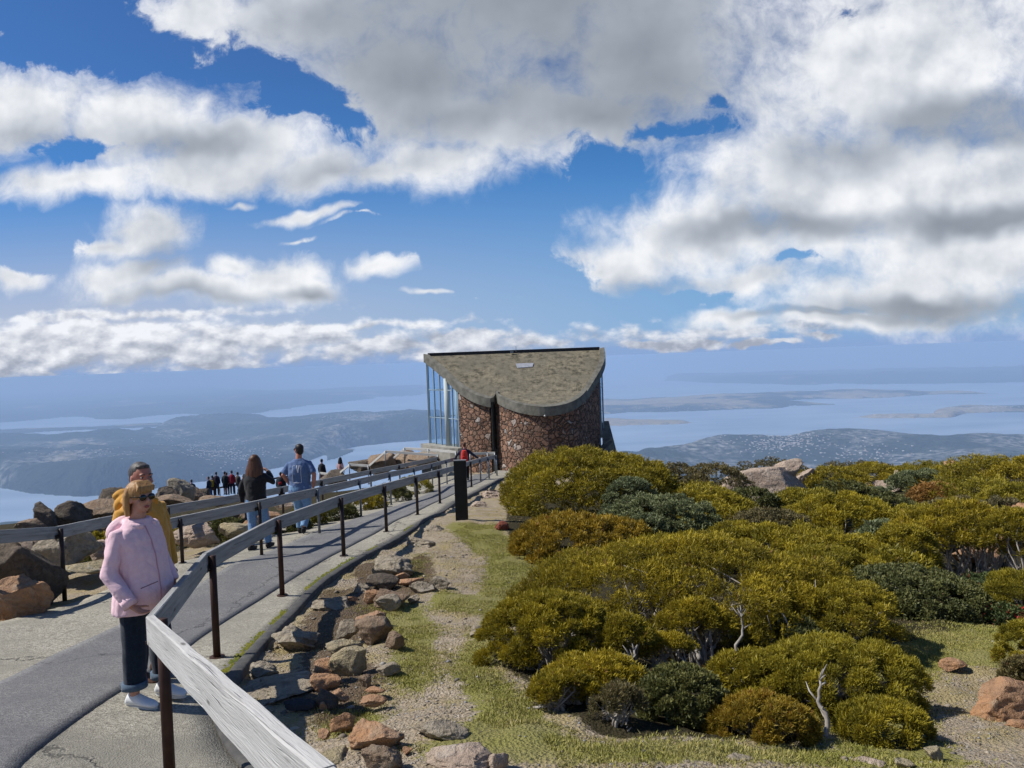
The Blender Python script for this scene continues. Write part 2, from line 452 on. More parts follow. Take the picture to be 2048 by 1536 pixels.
def inpoly(x, y, P):
    x = np.asarray(x); y = np.asarray(y); c = np.zeros(x.shape, bool)
    j = len(P) - 1
    for i in range(len(P)):
        xi, yi = P[i]; xj, yj = P[j]
        cond = ((yi > y) != (yj > y)) & (x < (xj - xi) * (y - yi) / (yj - yi + 1e-12) + xi)
        c ^= cond; j = i
    return c
def blur(M, it=2):
    for _ in range(it):
        M[1:-1, :] = M[1:-1, :] * .5 + (M[:-2, :] + M[2:, :]) * .25
        M[:, 1:-1] = M[:, 1:-1] * .5 + (M[:, :-2] + M[:, 2:]) * .25
    return M

# ground material zones, drawn as outlines on the ground
def zone(pts): return np.array([gpt(*p) for p in pts])
GRASS = [zone(z) for z in [
 [(985,1075),(1060,1068),(1110,1140),(1115,1180),(1010,1250),(980,1330),(1080,1430),(1160,1500),(1000,1536),(840,1536),(850,1490),(960,1440),(900,1330),(960,1240),(965,1150)],
 [(740,1200),(810,1190),(870,1230),(870,1300),(860,1380),(810,1390),(760,1340),(800,1280),(730,1240)],
 [(800,1130),(850,1100),(840,1160),(800,1160)], [(870,1180),(960,1190),(960,1220),(860,1210)],
 [(880,1045),(1000,1050),(1020,1090),(960,1110)],
 [(660,1410),(760,1405),(780,1440),(700,1470),(640,1480)],
 [(1690,1270),(2048,1240),(2048,1330),(1890,1330),(1830,1380),(1860,1480),(1960,1536),(1700,1536),(1640,1400)],
 [(1060,1490),(1500,1500),(1660,1490),(1700,1536),(1060,1536)],
 [(830,1485),(960,1480),(980,1520),(860,1536)] ]]
SOIL = [zone(z) for z in [
 [(640,1180),(700,1170),(800,1150),(840,1190),(740,1230),(700,1300),(780,1340),(740,1420),(640,1450),(570,1400),(600,1330),(600,1260)],
 [(700,1130),(860,1110),(880,1180),(740,1200)] ]]
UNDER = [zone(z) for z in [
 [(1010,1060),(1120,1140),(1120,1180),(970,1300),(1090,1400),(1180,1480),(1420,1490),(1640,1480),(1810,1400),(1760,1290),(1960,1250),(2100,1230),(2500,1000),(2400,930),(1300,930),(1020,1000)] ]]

def axis(segs):
    out = [segs[0][0]]
    for a, b, s in segs:
        n = max(1, int(round((b - a) / s))); out += list(a + (b - a) * (np.arange(n) + 1) / n)
    return np.array(out)
XS = axis([(-3000,-400,500),(-400,-60,50),(-60,-24,3),(-24,-11,.6),(-11,-7,.15),(-7,8,.07),(8,16,.25),(16,40,1.2),(40,80,6),(80,400,60),(400,3000,500)])
YS = axis([(-3000,-300,500),(-300,-10,30),(-10,1.5,.6),(1.5,14,.07),(14,24,.16),(24,46,.4),(46,66,1),(66,200,15),(200,600,50),(600,2600,250)])
GX, GY = np.meshgrid(XS, YS, indexing='ij')
GZ = Gn(GX, GY)
def ground_extra(X, Y):
    """small bumps of the natural ground"""
    near = np.clip(1 - (Y - 40) / 20, 0, 1)
    return (.09 * fbm2(X * .9, Y * .9, 4, 3) + .03 * fbm2(X * 5, Y * 5, 3, 8)) * near - .02
L_ = smoothline(resample(LEFT, 240), 4); K_ = smoothline(resample(KERB, 240), 4)
PATHPOLY = np.r_[L_, K_[::-1]]
onpath = inpoly(GX, GY, PATHPOLY).astype(float)
pm = blur(onpath.copy(), 1)
GZ = GZ + ground_extra(GX, GY) * (1 - np.clip(pm * 2, 0, 1)) - .07 * (pm > .6)
def zmask(zs, it=4):
    m = np.zeros(GX.shape)
    for z in zs: m = np.maximum(m, inpoly(GX, GY, z))
    return blur(m, it)
A_GRASS = zmask(GRASS, 5); A_SOIL = zmask(SOIL, 4); A_UND = zmask(UNDER, 6)
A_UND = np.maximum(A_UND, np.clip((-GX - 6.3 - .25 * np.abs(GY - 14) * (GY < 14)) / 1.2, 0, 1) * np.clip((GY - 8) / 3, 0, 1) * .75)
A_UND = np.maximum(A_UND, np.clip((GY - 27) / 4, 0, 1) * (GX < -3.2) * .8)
def ground_z(x, y):
    """height of the finished natural ground at arrays x, y (off the path)"""
    x = np.asarray(x, float); y = np.asarray(y, float)
    return Gn(x, y) + ground_extra(x, y)
def gz(x, y): return float(ground_z(np.array([x]), np.array([y]))[0])

# deep mountain flank: sink the far rim under the sea level
RR = np.hypot(GX, GY)
GZ = np.where(RR > 400, np.maximum(GZ, -1400), GZ)
nx, ny = GX.shape
idx = np.arange(nx * ny).reshape(nx, ny)
gf = np.stack([idx[:-1, :-1], idx[1:, :-1], idx[1:, 1:], idx[:-1, 1:]], -1).reshape(-1, 4)
gme = mesh_np('ground', np.stack([GX, GY, GZ], -1).reshape(-1, 3), gf, True)
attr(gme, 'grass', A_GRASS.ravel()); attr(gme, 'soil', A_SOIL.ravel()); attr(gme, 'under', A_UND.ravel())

def ground_mat():
    m, nt, b, co = newmat('mountain ground'); P = co.outputs['Object']
    n1 = nt.noise(P, 2.2, 6, .6); n2 = nt.noise(P, 14, 5, .65); n3 = nt.noise(P, 70, 3, .6)
    v = nt.voro(P, 38, 'F1', 'Color'); vd = nt.voro(P, 38)
    vsep = nt.new('ShaderNodeSeparateColor'); nt.l.new(v, vsep.inputs[0])
    gravel = nt.mix(vsep.outputs[0], (.20, .17, .135, 1), (.50, .43, .335, 1))
    gravel = nt.mix(nt.mapr(n2, .3, .7), gravel, (.38, .30, .20, 1))
    dry = nt.mix(n3, (.42, .34, .18, 1), (.27, .22, .11, 1))
    grav2 = nt.mix(nt.mapr(n1, .45, .62), gravel, dry)
    # grass
    gr = nt.mix(n3, (.15, .16, .03, 1), (.31, .28, .09, 1))
    gr = nt.mix(nt.mapr(n1, .35, .7), gr, (.27, .24, .10, 1))
    gm = nt.math('ADD', nt.attr('grass'), nt.math('MULTIPLY', nt.math('SUBTRACT', n2, .5), 1.3))
    gm = nt.mapr(gm, .38, .62)
    base = nt.mix(gm, grav2, gr)
    soil = nt.mix(n2, (.055, .036, .024, 1), (.16, .11, .07, 1))
    sm = nt.mapr(nt.math('ADD', nt.attr('soil'), nt.math('MULTIPLY', nt.math('SUBTRACT', n2, .5), 1.4)), .42, .6)
    base = nt.mix(nt.math('MULTIPLY', sm, .85), base, soil)
    und = nt.mix(n2, (.022, .02, .012, 1), (.075, .062, .03, 1))  # dark soil and heath ground, bush shade put into the colour too
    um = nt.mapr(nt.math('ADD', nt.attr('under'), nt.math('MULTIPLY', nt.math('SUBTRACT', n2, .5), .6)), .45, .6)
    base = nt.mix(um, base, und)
    nt.put(b.inputs['Base Color'], base)
    b.inputs['Roughness'].default_value = .95; b.inputs['Specular IOR Level'].default_value = .1
    h = nt.math('ADD', nt.math('MULTIPLY', vd, .8), nt.math('ADD', n3, nt.math('MULTIPLY', n2, .8)))
    nt.put(b.inputs['Normal'], nt.bump(h, .9, .03))
    return m
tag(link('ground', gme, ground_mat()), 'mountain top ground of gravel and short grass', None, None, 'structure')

# ---- path surfaces
def concrete_path_mat():
    m, nt, b, co = newmat('exposed aggregate concrete'); P = co.outputs['Object']
    n1 = nt.noise(P, 1.3, 5, .6); n2 = nt.noise(P, 9, 5, .6); n3 = nt.noise(P, 120, 2, .6)
    v = nt.voro(P, 75, 'F1', 'Color'); vs = nt.new('ShaderNodeSeparateColor'); nt.l.new(v, vs.inputs[0])
    c = nt.mix(nt.mapr(vs.outputs[0], .2, .8), (.21, .19, .15, 1), (.45, .42, .34, 1))
    c = nt.mix(nt.mapr(n1, .4, .7), c, (.25, .235, .19, 1))
    c = nt.mix(nt.mapr(n2, .55, .75, 0, .7), c, (.17, .155, .12, 1))
    wp = nt.vmath('ADD', P, nt.vmath('MULTIPLY', nt.noise(P, 1.5, 5, .7, 0, True), (.9, .9, 0)))
    ck = nt.voro(nt.scale(wp, (.5, .33, 0)), 1.0, 'DISTANCE_TO_EDGE')
    c = nt.mix(nt.mapr(ck, .002, .007, .8, 0), c, (.05, .047, .04, 1))
    st = nt.noise(P, .7, 3, .5); c = nt.mix(nt.mapr(st, .55, .72, 0, .45), c, (.13, .125, .11, 1))
    nt.put(b.inputs['Base Color'], c); b.inputs['Roughness'].default_value = .9
    nt.put(b.inputs['Normal'], nt.bump(nt.math('ADD', nt.math('ADD', nt.voro(P, 75), n3), nt.mapr(ck, 0, .01, -2, 0)), .6, .008))
    return m
def asphalt_mat():
    m, nt, b, co = newmat('worn asphalt'); P = co.outputs['Object']
    n1 = nt.noise(P, 1.7, 5, .6); n3 = nt.noise(P, 160, 2, .7)
    v = nt.voro(P, 95, 'F1', 'Color'); vs = nt.new('ShaderNodeSeparateColor'); nt.l.new(v, vs.inputs[0])
    c = nt.mix(nt.mapr(vs.outputs[0], .1, .95), (.115, .113, .112, 1), (.25, .245, .235, 1))
    c = nt.mix(nt.mapr(n1, .4, .65, 0, .6), c, (.12, .12, .125, 1))
    wp = nt.vmath('ADD', P, nt.vmath('MULTIPLY', nt.noise(P, 1.8, 5, .7, 0, True), (.8, .8, 0)))
    ck = nt.voro(nt.scale(wp, (.45, .22, 0)), 1.0, 'DISTANCE_TO_EDGE')
    c = nt.mix(nt.mapr(ck, .0015, .006, .7, 0), c, (.03, .03, .03, 1))
    n2 = nt.noise(P, 6, 5, .7); c = nt.mix(nt.mapr(n2, .56, .7, 0, .4), c, (.20, .19, .17, 1))
    nt.put(b.inputs['Base Color'], c); b.inputs['Roughness'].default_value = .85
    nt.put(b.inputs['Normal'], nt.bump(nt.math('ADD', nt.voro(P, 95), n3), .6, .006))
    return m
PATHLIFT = .015
o, _, _ = strip('concrete_path', LEFT, KERB, 260, 22, PATHLIFT, .15, concrete_path_mat())
tag(o, 'wide weathered concrete footpath sloping down to the shelter', None, None, 'structure')
o, AL, AR = strip('asphalt_strip', ASL, ASR, 260, 12, PATHLIFT + .012, .03, asphalt_mat())
tag(o, 'grey asphalt strip laid along the middle of the path', None, None, 'structure')
def pz(x, y): return G(x, y) + PATHLIFT
# kerb: a low dark strip
def offset(P, d):
    T = np.gradient(P, axis=0); T /= np.hypot(T[:, 0], T[:, 1])[:, None] + 1e-9
    return P + np.c_[T[:, 1], -T[:, 0]] * d
kc = smoothline(resample(KERB, 260), 4)
cross = [(-.01, -.1), (-.01, .018), (.01, .028), (.095, .028), (.115, .012), (.115, -.2)]
V = []
for w, h in cross:
    Q = offset(kc, w); V.append(np.c_[Q, Gn(kc[:, 0], kc[:, 1]) + PATHLIFT + h + .008 * fbm2(kc[:, 0] * 6, kc[:, 1] * 6, 3, 5)])
V = np.stack(V, 1); n, mm = V.shape[:2]
idx = np.arange(n * mm).reshape(n, mm)
f = np.stack([idx[:-1, :-1], idx[1:, :-1], idx[1:, 1:], idx[:-1, 1:]], -1).reshape(-1, 4)[:, ::-1]
kme = mesh_np('kerb', V.reshape(-1, 3), f)
tag(link('kerb', kme, simple('tarred kerb', (.05, .05, .052), .85, (.10, .095, .085), 9, (60, .6, .01))), 'low dark tarred kerb edging the path', None, None, 'structure')
# moss along the inside of the kerb
rng = np.random.default_rng(11)
mv = []; 
inner = offset(kc, -.05)
T = rng.random(5200) * (n - 1); keep = []
ii = T.astype(int); fr = T - ii
mp = inner[ii] * (1 - fr[:, None]) + inner[np.minimum(ii + 1, n - 1)] * fr[:, None]
mp += rng.normal(0, .022, mp.shape)
dens = fbm2(mp[:, 0] * 1.4, mp[:, 1] * 1.4, 2, 77)
mp = mp[(dens > .05) & (mp[:, 1] < 16) & (mp[:, 1] > 2)]
mz = Gn(mp[:, 0], mp[:, 1]) + PATHLIFT
s = .012 + .012 * rng.random(len(mp)); a = rng.random(len(mp)) * 6.28
vv = []
for k in range(4):
    aa = a + k * PI * 2 / 3
    vv.append(np.c_[mp[:, 0] + s * np.cos(aa), mp[:, 1] + s * np.sin(aa), mz + .001] if k < 3 else np.c_[mp, mz + s * .9])
vv = np.stack(vv, 1).reshape(-1, 3); q = np.arange(len(mp))[:, None] * 4
ff = np.concatenate([q + np.array([[0, 1, 3]]), q + np.array([[1, 2, 3]]), q + np.array([[2, 0, 3]])])
tag(link('moss', mesh_np('moss', vv, ff), simple('yellow green moss', (.16, .15, .015), .95, (.09, .11, .015), 6)), 'yellow green moss growing along the inside of the kerb', None, None, 'stuff')
# ---------------------------------------------------------------- sea and distant land
RE = 7.4e6; SEA = -1270.0
def sea_z(r2): return SEA - r2 / (2 * RE)
# sea: one disc following the curve of the earth
ang = np.linspace(0, 2 * PI, 97)[:-1]; rad = np.concatenate([[0], np.geomspace(1500, 118000, 60)])
V = [(0, 0, SEA)]
for r in rad[1:]:
    for a in ang: V.append((r * math.sin(a), r * math.cos(a), sea_z(r * r)))
na = len(ang); F4 = []; F3 = [(0, 1 + (i + 1) % na, 1 + i) for i in range(na)]
for j in range(len(rad) - 2):
    q = 1 + j * na
    for i in range(na): F4.append((q + i, q + (i + 1) % na, q + na + (i + 1) % na, q + na + i))
m, nt, b, co = newmat('sea water')
b.inputs['Base Color'].default_value = (.03, .10, .20, 1); b.inputs['Roughness'].default_value = .6
b.inputs['Specular IOR Level'].default_value = .5
n = nt.noise(nt.vmath('MULTIPLY', co.outputs['Object'], (1 / 2600, 1 / 900, 0)), 1, 5, .6)
nt.put(b.inputs['Base Color'], nt.mix(nt.mapr(n, .35, .65), (.17, .25, .35, 1), (.29, .37, .47, 1)))  # pale tones put the silvery glint of the water into the colour
tag(link('sea_water', mesh_np('sea_water', V, [np.array(F3), np.array(F4)], True), m), 'calm blue estuary and bay far below the mountain', None, None, 'structure')

def sea_hit(px, py):
    d = ray(px, py)
    # solve z = SEA - r^2/2R
    h = d[0] ** 2 + d[1] ** 2
    A = h / (2 * RE); B = d[2]; C = -SEA
    disc = B * B - 4 * A * C
    disc = np.maximum(disc, 0)
    t = (-B - np.sqrt(disc)) / (2 * A)
    return d[0] * t, d[1] * t
# land outlines as seen on the water level: (outline, hill height m, share of open fields, town share)
LAND = [
 ([(-700,752),(300,760),(415,775),(560,783),(700,775),(860,770),(860,786),(700,800),(560,820),(460,833),(360,826),(250,838),(120,835),(-20,845),(-700,850)], 190, .15, 0),
 ([(-50,862),(60,856),(250,850),(330,846),(330,853),(130,862),(-50,868)], 30, .3, 0),
 ([(-700,884),(0,884),(75,880),(150,884),(250,880),(330,860),(440,846),(520,840),(600,846),(690,840),(760,842),(860,838),(900,836),(900,876),(860,878),(780,884),(700,892),(650,906),(600,926),(500,946),(400,962),(300,975),(230,985),(160,991),(60,985),(-40,968),(-300,935),(-700,920)], 330, .10, .4),  # coast left of view pulled back to keep its shadow off the bay
 ([(-700,1062),(0,1050),(80,1047),(150,1056),(150,1140),(-700,1140)], 60, .1, 0),
 ([(640,905),(700,897),(700,905),(650,925)], 40, .1, 0),
 # right side
 ([(1330,752),(1600,744),(1800,739),(2100,735),(2700,735),(2700,764),(2100,765),(1700,768),(1480,767),(1330,762)], 230, .1, 0),
 ([(1150,800),(1330,795),(1480,793),(1600,786),(1700,782),(1900,783),(2000,786),(1850,790),(1700,797),(1580,801),(1560,806),(1680,809),(1680,811),(1590,812),(1560,817),(1440,820),(1300,826),(1150,832)], 130, .45, .1),
 ([(1150,840),(1300,838),(1350,840),(1385,846),(1350,850),(1250,853),(1150,855)], 70, .95, 0),
 ([(1688,836),(1760,831),(1870,832),(1880,820),(1930,813),(2048,812),(2700,815),(2700,826),(2048,825),(1930,827),(1900,836),(1780,837)], 70, .45, .4),
 ([(1215,935),(1290,915),(1350,905),(1430,895),(1560,893),(1680,886),(1800,888),(1900,892),(1970,889),(2048,888),(2700,880),(2700,1050),(1500,1050),(1215,990)], 230, .1, .55),
]
cols = np.arange(-640, 2690, 5.0); rows = np.concatenate([np.arange(736, 900, 1.0), np.arange(900, 1140, 2.0)])
CX, CY = np.meshgrid(cols, rows, indexing='ij')
WX, WY = sea_hit(CX, CY)
jit = fbm2(WX / 900, WY / 900, 5, 2)
jx = CX + jit * 16; jy = CY + fbm2(WX / 1500 + 9, WY / 1500, 5, 4) * 5 * np.clip((CY - 735) / 60, .15, 1)
hgt = np.zeros(CX.shape); fld = np.zeros(CX.shape); twn = np.zeros(CX.shape); msk = np.zeros(CX.shape)
for poly, hh, tan, town in LAND:
    m_ = inpoly(jx, jy, np.array(poly)).astype(float)
    s_ = m_.copy()
    k_ = 3 if hh < 100 else 10
    for _ in range(k_): s_[:, 1:-1] = s_[:, 1:-1] * .4 + s_[:, :-2] * .3 + s_[:, 2:] * .3; s_[1:-1] = s_[1:-1] * .4 + s_[:-2] * .3 + s_[2:] * .3
    s_ = np.clip((s_ - .35) / .65, 0, 1)
    hgt += s_ ** 1.1 * hh; fld = np.maximum(fld, m_ * tan); twn = np.maximum(twn, m_ * town); msk = np.maximum(msk, m_)
hgt *= np.where(CY > 890, np.clip((CX + 130) / 130, .12, 1), 1)   # unseen hills at the left lowered so no shadow falls on the water
base_n = fbm2(WX / 2600, WY / 2600, 6, 21)
rid = 1 - np.abs(fbm2(WX / 1700, WY / 1700, 6, 31)) * 2
H = hgt * np.clip(.55 + .75 * base_n + .25 * rid, .08, 1.6) + 3
H = np.where(msk > 0, H, -45)
WZ = sea_z(WX ** 2 + WY ** 2) + H
n0, m0 = CX.shape; idx = np.arange(n0 * m0).reshape(n0, m0)
f = np.stack([idx[:-1, :-1], idx[:-1, 1:], idx[1:, 1:], idx[1:, :-1]], -1).reshape(-1, 4)
_d = ray(CX, CY); _h = _d[0] ** 2 + _d[1] ** 2
valid = (_d[2] < 0) & (_d[2] ** 2 + 4 * _h / (2 * RE) * SEA > 0) & (np.hypot(WX, WY) < 112000)
mk = (msk.ravel()[f].max(1) > 0) & valid.ravel()[f].all(1); f = f[mk]
lme = mesh_np('hills', np.stack([WX, WY, WZ], -1).reshape(-1, 3), f, True)
attr(lme, 'fields', fld.ravel()); attr(lme, 'town', twn.ravel())
m, nt, b, co = newmat('distant hills'); Pm = nt.vmath('MULTIPLY', co.outputs['Object'], (.001, .001, .001))
n1 = nt.noise(Pm, .55, 6, .6); n2 = nt.noise(Pm, 3.2, 5, .65); n3 = nt.noise(Pm, 12, 3, .6)
forest = nt.mix(n2, (.008, .016, .016, 1), (.045, .06, .042, 1))
field = nt.mix(n2, (.40, .31, .20, 1), (.16, .15, .10, 1))
fm = nt.mapr(nt.math('ADD', nt.math('MULTIPLY', nt.attr('fields'), .55), n1), .68, .76)
c = nt.mix(fm, forest, field)
tm = nt.math('MULTIPLY', nt.mapr(nt.math('ADD', nt.math('MULTIPLY', nt.attr('town'), .32), n1), .66, .74), nt.mapr(n3, .42, .7))
c = nt.mix(nt.math('MULTIPLY', tm, .7), c, (.42, .40, .38, 1))
nt.put(b.inputs['Base Color'], c); b.inputs['Roughness'].default_value = 1; b.inputs['Specular IOR Level'].default_value = .05
nt.put(b.inputs['Normal'], nt.bump(nt.noise(Pm, 1.3, 6, .6, .5), 1.0, 260))
tag(link('hills', lme, m), 'forested hills and headlands around the estuary', None, None, 'structure')
# town houses on the hills: countless, one object
bv = BVHTree.FromPolygons([tuple(v) for v in np.stack([WX, WY, WZ], -1).reshape(-1, 3)], [tuple(q) for q in f.tolist()])
R_ = random.Random(5); hb = MB()
spots = [((1470,890),(1660,925),420),((1640,905),(1830,935),110),((1215,905),(1290,930),50),((330,905),(560,962),420),((60,930),(300,965),120),((250,880),(520,915),150),((560,860),(860,872),140),((1900,815),(2048,824),120),((1230,820),(1440,826),50)]
for (x0, y0), (x1, y1), cnt in spots:
    for _ in range(cnt):
        px = R_.gauss((x0 + x1) / 2, (x1 - x0) / 4); py = R_.gauss((y0 + y1) / 2, (y1 - y0) / 4)
        x, y = sea_hit(px, py)
        h = bv.ray_cast(Vector((float(x), float(y), 2000)), Vector((0, 0, -1)))
        if h[0] is None or h[0].z < sea_z(x * x + y * y) + 4: continue
        s = R_.uniform(5, 10); hb.box((h[0].x, h[0].y, h[0].z + 2), (s, s * R_.uniform(.6, 1.5), R_.uniform(3, 5)), R_.random() * 3)
m, nt, b, co = newmat('house paint'); g = nt.new('ShaderNodeNewGeometry')
nt.put(b.inputs['Base Color'], nt.mix(g.outputs['Random Per Island'], (.7, .68, .64, 1), (.36, .25, .2, 1)))
tag(hb.build('houses', m), 'tiny pale houses scattered over the distant hillsides', None, None, 'stuff')

# air
hz_ = MB(); hz_.hexa([(-121000, -121000, -2600), (121000, -121000, -2600), (121000, 121000, -2600), (-121000, 121000, -2600), (-121000, -121000, HAZE_TOP), (121000, -121000, HAZE_TOP), (121000, 121000, HAZE_TOP), (-121000, 121000, HAZE_TOP)])
m = bpy.data.materials.new('air'); m.use_nodes = True; nt = NT(m.node_tree); nt.n.clear()
o_ = nt.new('ShaderNodeOutputMaterial'); pv = nt.new('ShaderNodeVolumePrincipled')
pv.inputs['Color'].default_value = HAZE_COL + (1,); pv.inputs['Density'].default_value = HAZE_D; pv.inputs['Anisotropy'].default_value = 0
nt.l.new(pv.outputs[0], o_.inputs['Volume'])
tag(hz_.build('haze', m), 'thin blue haze filling the air over the water', None, None, 'stuff')
# ---------------------------------------------------------------- weathered wood, steel
def wood_mat(name, a, b_, sc=1.0):
    m, nt, b, co = newmat(name); 
    P = nt.attrv if False else None
    uv = nt.new('ShaderNodeAttribute', attribute_name='grain').outputs['Vector']
    st = nt.scale(uv, (1.3, 28, 28)); w1 = nt.noise(st, 1.0, 5, .6, .6)
    st2 = nt.scale(uv, (6, 160, 160)); w2 = nt.noise(st2, 1.0, 3, .6)
    blotch = nt.noise(nt.scale(uv, (3, 7, 7)), 1.0, 4, .6)
    c = nt.mix(nt.mapr(w1, .3, .7), a + (1,), b_ + (1,))
    c = nt.mix(nt.mapr(w2, .55, .75, 0, .35), c, tuple(x * .45 for x in b_) + (1,))
    c = nt.mix(nt.mapr(blotch, .58, .75, 0, .5), c, tuple(x * .5 for x in b_) + (1,))
    crk = nt.noise(nt.scale(uv, (1.1, 55, 55)), 1.0, 2, .5, 1.2)
    c = nt.mix(nt.mapr(crk, .67, .71, 0, .45), c, tuple(x * .3 for x in b_) + (1,))
    knot = nt.voro(nt.scale(uv, (2.1, 9, 9)), 1.0)
    c = nt.mix(nt.mapr(knot, .06, .13, .75, 0), c, (.06, .05, .04, 1))
    nt.put(b.inputs['Base Color'], c); b.inputs['Roughness'].default_value = .8; b.inputs['Specular IOR Level'].default_value = .2
    nt.put(b.inputs['Normal'], nt.bump(nt.math('SUBTRACT', nt.math('ADD', w1, w2), nt.mapr(crk, .64, .70)), .8, .006))
    return m
WOOD = wood_mat('sunlit weathered timber', (.54, .53, .505), (.39, .38, .36))  # sunlight on the near boards put into a paler timber colour
WOOD_SHADE = wood_mat('shaded weathered timber', (.40, .40, .385), (.22, .215, .205))  # shade on the boards turned from the sun, put into the colour
STEEL_D = simple('dark painted steel', (.022, .018, .017), .5, (.05, .03, .024), 14, (40, .2, .003), .2)
STEEL_R = simple('brown rusted steel', (.035, .016, .011), .6, (.06, .028, .018), 9, (40, .3, .003), .2)
STEEL_G = simple('galvanised steel post', (.22, .24, .26), .45, (.15, .17, .19), 12, (40, .2, .002), .6)
BOLT = simple('bolt steel', (.05, .04, .035), .5, metal=.5)

def board(p0, p1, h, t, m0, m1, name, mat, parent, inv, seed, gap=.002, bev=.006):
    """a plank on edge between two rail points; tops at p0/p1; m0/m1 mitre directions in plan"""
    p0, p1 = Vector(p0), Vector(p1); d = (p1 - p0); L = d.length; d2 = Vector((d.x, d.y, 0)).normalized()
    p0 = p0 + d / L * gap; p1 = p1 - d / L * gap
    prof = [(-t / 2, -bev), (-t / 2 + bev, 0), (t / 2 - bev, 0), (t / 2, -bev), (t / 2, -h + bev), (t / 2 - bev, -h), (-t / 2 + bev, -h), (-t / 2, -h + bev)]
    nseg = max(2, int(L / .35)); rg = random.Random(seed)
    rings = []; gr = []
    for i in range(nseg + 1):
        f_ = i / nseg; c = p0.lerp(p1, f_); mv = m0 if i == 0 else (m1 if i == nseg else Vector((d2.y, -d2.x, 0)))
        wob = (rg.random() - .5) * .004
        r = []
        for a, z in prof:
            q = c + mv * (a + wob) + Vector((0, 0, z + wob)); r.append(tuple(q)); gr.append((f_ * L + seed * 3.7, a + seed * 1.3, z))
        rings.append(r)
    b = MB(); b.rings(rings); me = b.mesh(name)
    a_ = me.attributes.new('grain', 'FLOAT_VECTOR', 'POINT'); a_.data.foreach_set('vector', np.array(gr, np.float32).ravel())
    return link(name, me, mat, parent)

def railing(name, label, tops, posts, bases=None, h=.17, t=.045, mats=WOOD_SHADE, post_r=.03, post_mat=STEEL_D, group=None, side=0, bolts=True, postside=None, ends=(0, 0), open_back=False):
    """tops: list of world points along the top edge; posts: indices with posts"""
    P = [Vector(p) for p in tops]
    r = thing(name, label, 'railing', (P[0].x, P[0].y, P[0].z - 1), 0, group)
    off = Vector(r.location)
    mit = []
    for i, p in enumerate(P):
        def nrm(a, b): d = b - a; d.z = 0; d.normalize(); return Vector((d.y, -d.x, 0))
        if i == 0: mv = nrm(P[0], P[1])
        elif i == len(P) - 1: mv = nrm(P[-2], P[-1])
        else:
            a, b = nrm(P[i - 1], P[i]), nrm(P[i], P[i + 1]); s = (a + b)
            mv = s / max(.3, s.length_squared / 2)
        mit.append(mv)
    for i in range(len(P) - 1):
        mm = mats[i] if isinstance(mats, (list, tuple)) else mats
        board(P[i] - off, P[i + 1] - off, h, t, mit[i], mit[i + 1], 'rail_board', mm, r, 0, i + len(name))
    for k, (i, zb, pm, sgn) in enumerate(posts):
        q = P[i] if isinstance(i, int) else P[int(i)].lerp(P[int(i) + 1], i - int(i))
        j = int(i); mv = mit[j].normalized()
        c = q + mv * (sgn * (t / 2 + post_r + .004))
        b = MB(); b.tube([(c.x - off.x, c.y - off.y, q.z - .03 - off.z), (c.x - off.x, c.y - off.y, zb - off.z)], post_r, 14)
        po = b.build('post', pm, r, True)
        b = MB(); b.tube([(c.x - off.x, c.y - off.y, zb + .012 - off.z), (c.x - off.x, c.y - off.y, zb - .03 - off.z)], post_r * 2.1, 14)
        b.build('base_plate', pm, po)
        if bolts:
            b = MB(); dd = Vector((-mv.y, mv.x, 0))
            c1 = q + mv * (sgn * (t / 2 + .006)) + Vector((0, 0, -h + .035))
            b.box((c1.x - off.x, c1.y - off.y, c1.z - off.z), (.085, .005, .03), math.atan2(dd.y, dd.x))
            for s in (-1, 1):
                for s2 in (-1, 1):
                    cc = c1 + dd * .06 * s - off
                    b.tube([tuple(cc + mv * (s2 * .001 * 0 + sgn * .004)), tuple(cc + mv * sgn * .02)], .011, 6) if s2 == 1 else b.tube([tuple(cc - mv * sgn * (t + .012)), tuple(cc - mv * sgn * (t + .002))], .012, 6)
            b.build('bracket', BOLT, po)
    return r

# right-hand railing of the path
Rt = [(652,1536,1.785),(300,1232,4.6),(410,1106,7.3),(548,1036,10.2),(675,992,12.7),(763,968.5,15.6),(827,951.5,18.6),(873,940,22),(906,932,26),(938,922,30)]
R2 = [(957,917,33.5),(974,913,35),(990,909.5,36.6)]
Rpts = [at(*p) for p in Rt + R2]
d = (Rpts[0] - Rpts[1]); Rpts = [Rpts[0] + d * .55] + Rpts
def zpath(p): return pz(p.x, p.y)
posts = []
for i, p in enumerate(Rpts):
    if i in (1,): continue
    pm = STEEL_R if i in (2, 3, 4) else (STEEL_D if i < 11 else STEEL_G)
    posts.append((i, zpath(p), pm, 1))
mats = [WOOD, WOOD] + [WOOD_SHADE] * 20
railing('timber_railing', 'nearest timber railing on brown posts beside the kerb, its white board crossing the lower left', Rpts, posts, mats=mats, post_r=.034, t=.05, h=.175)
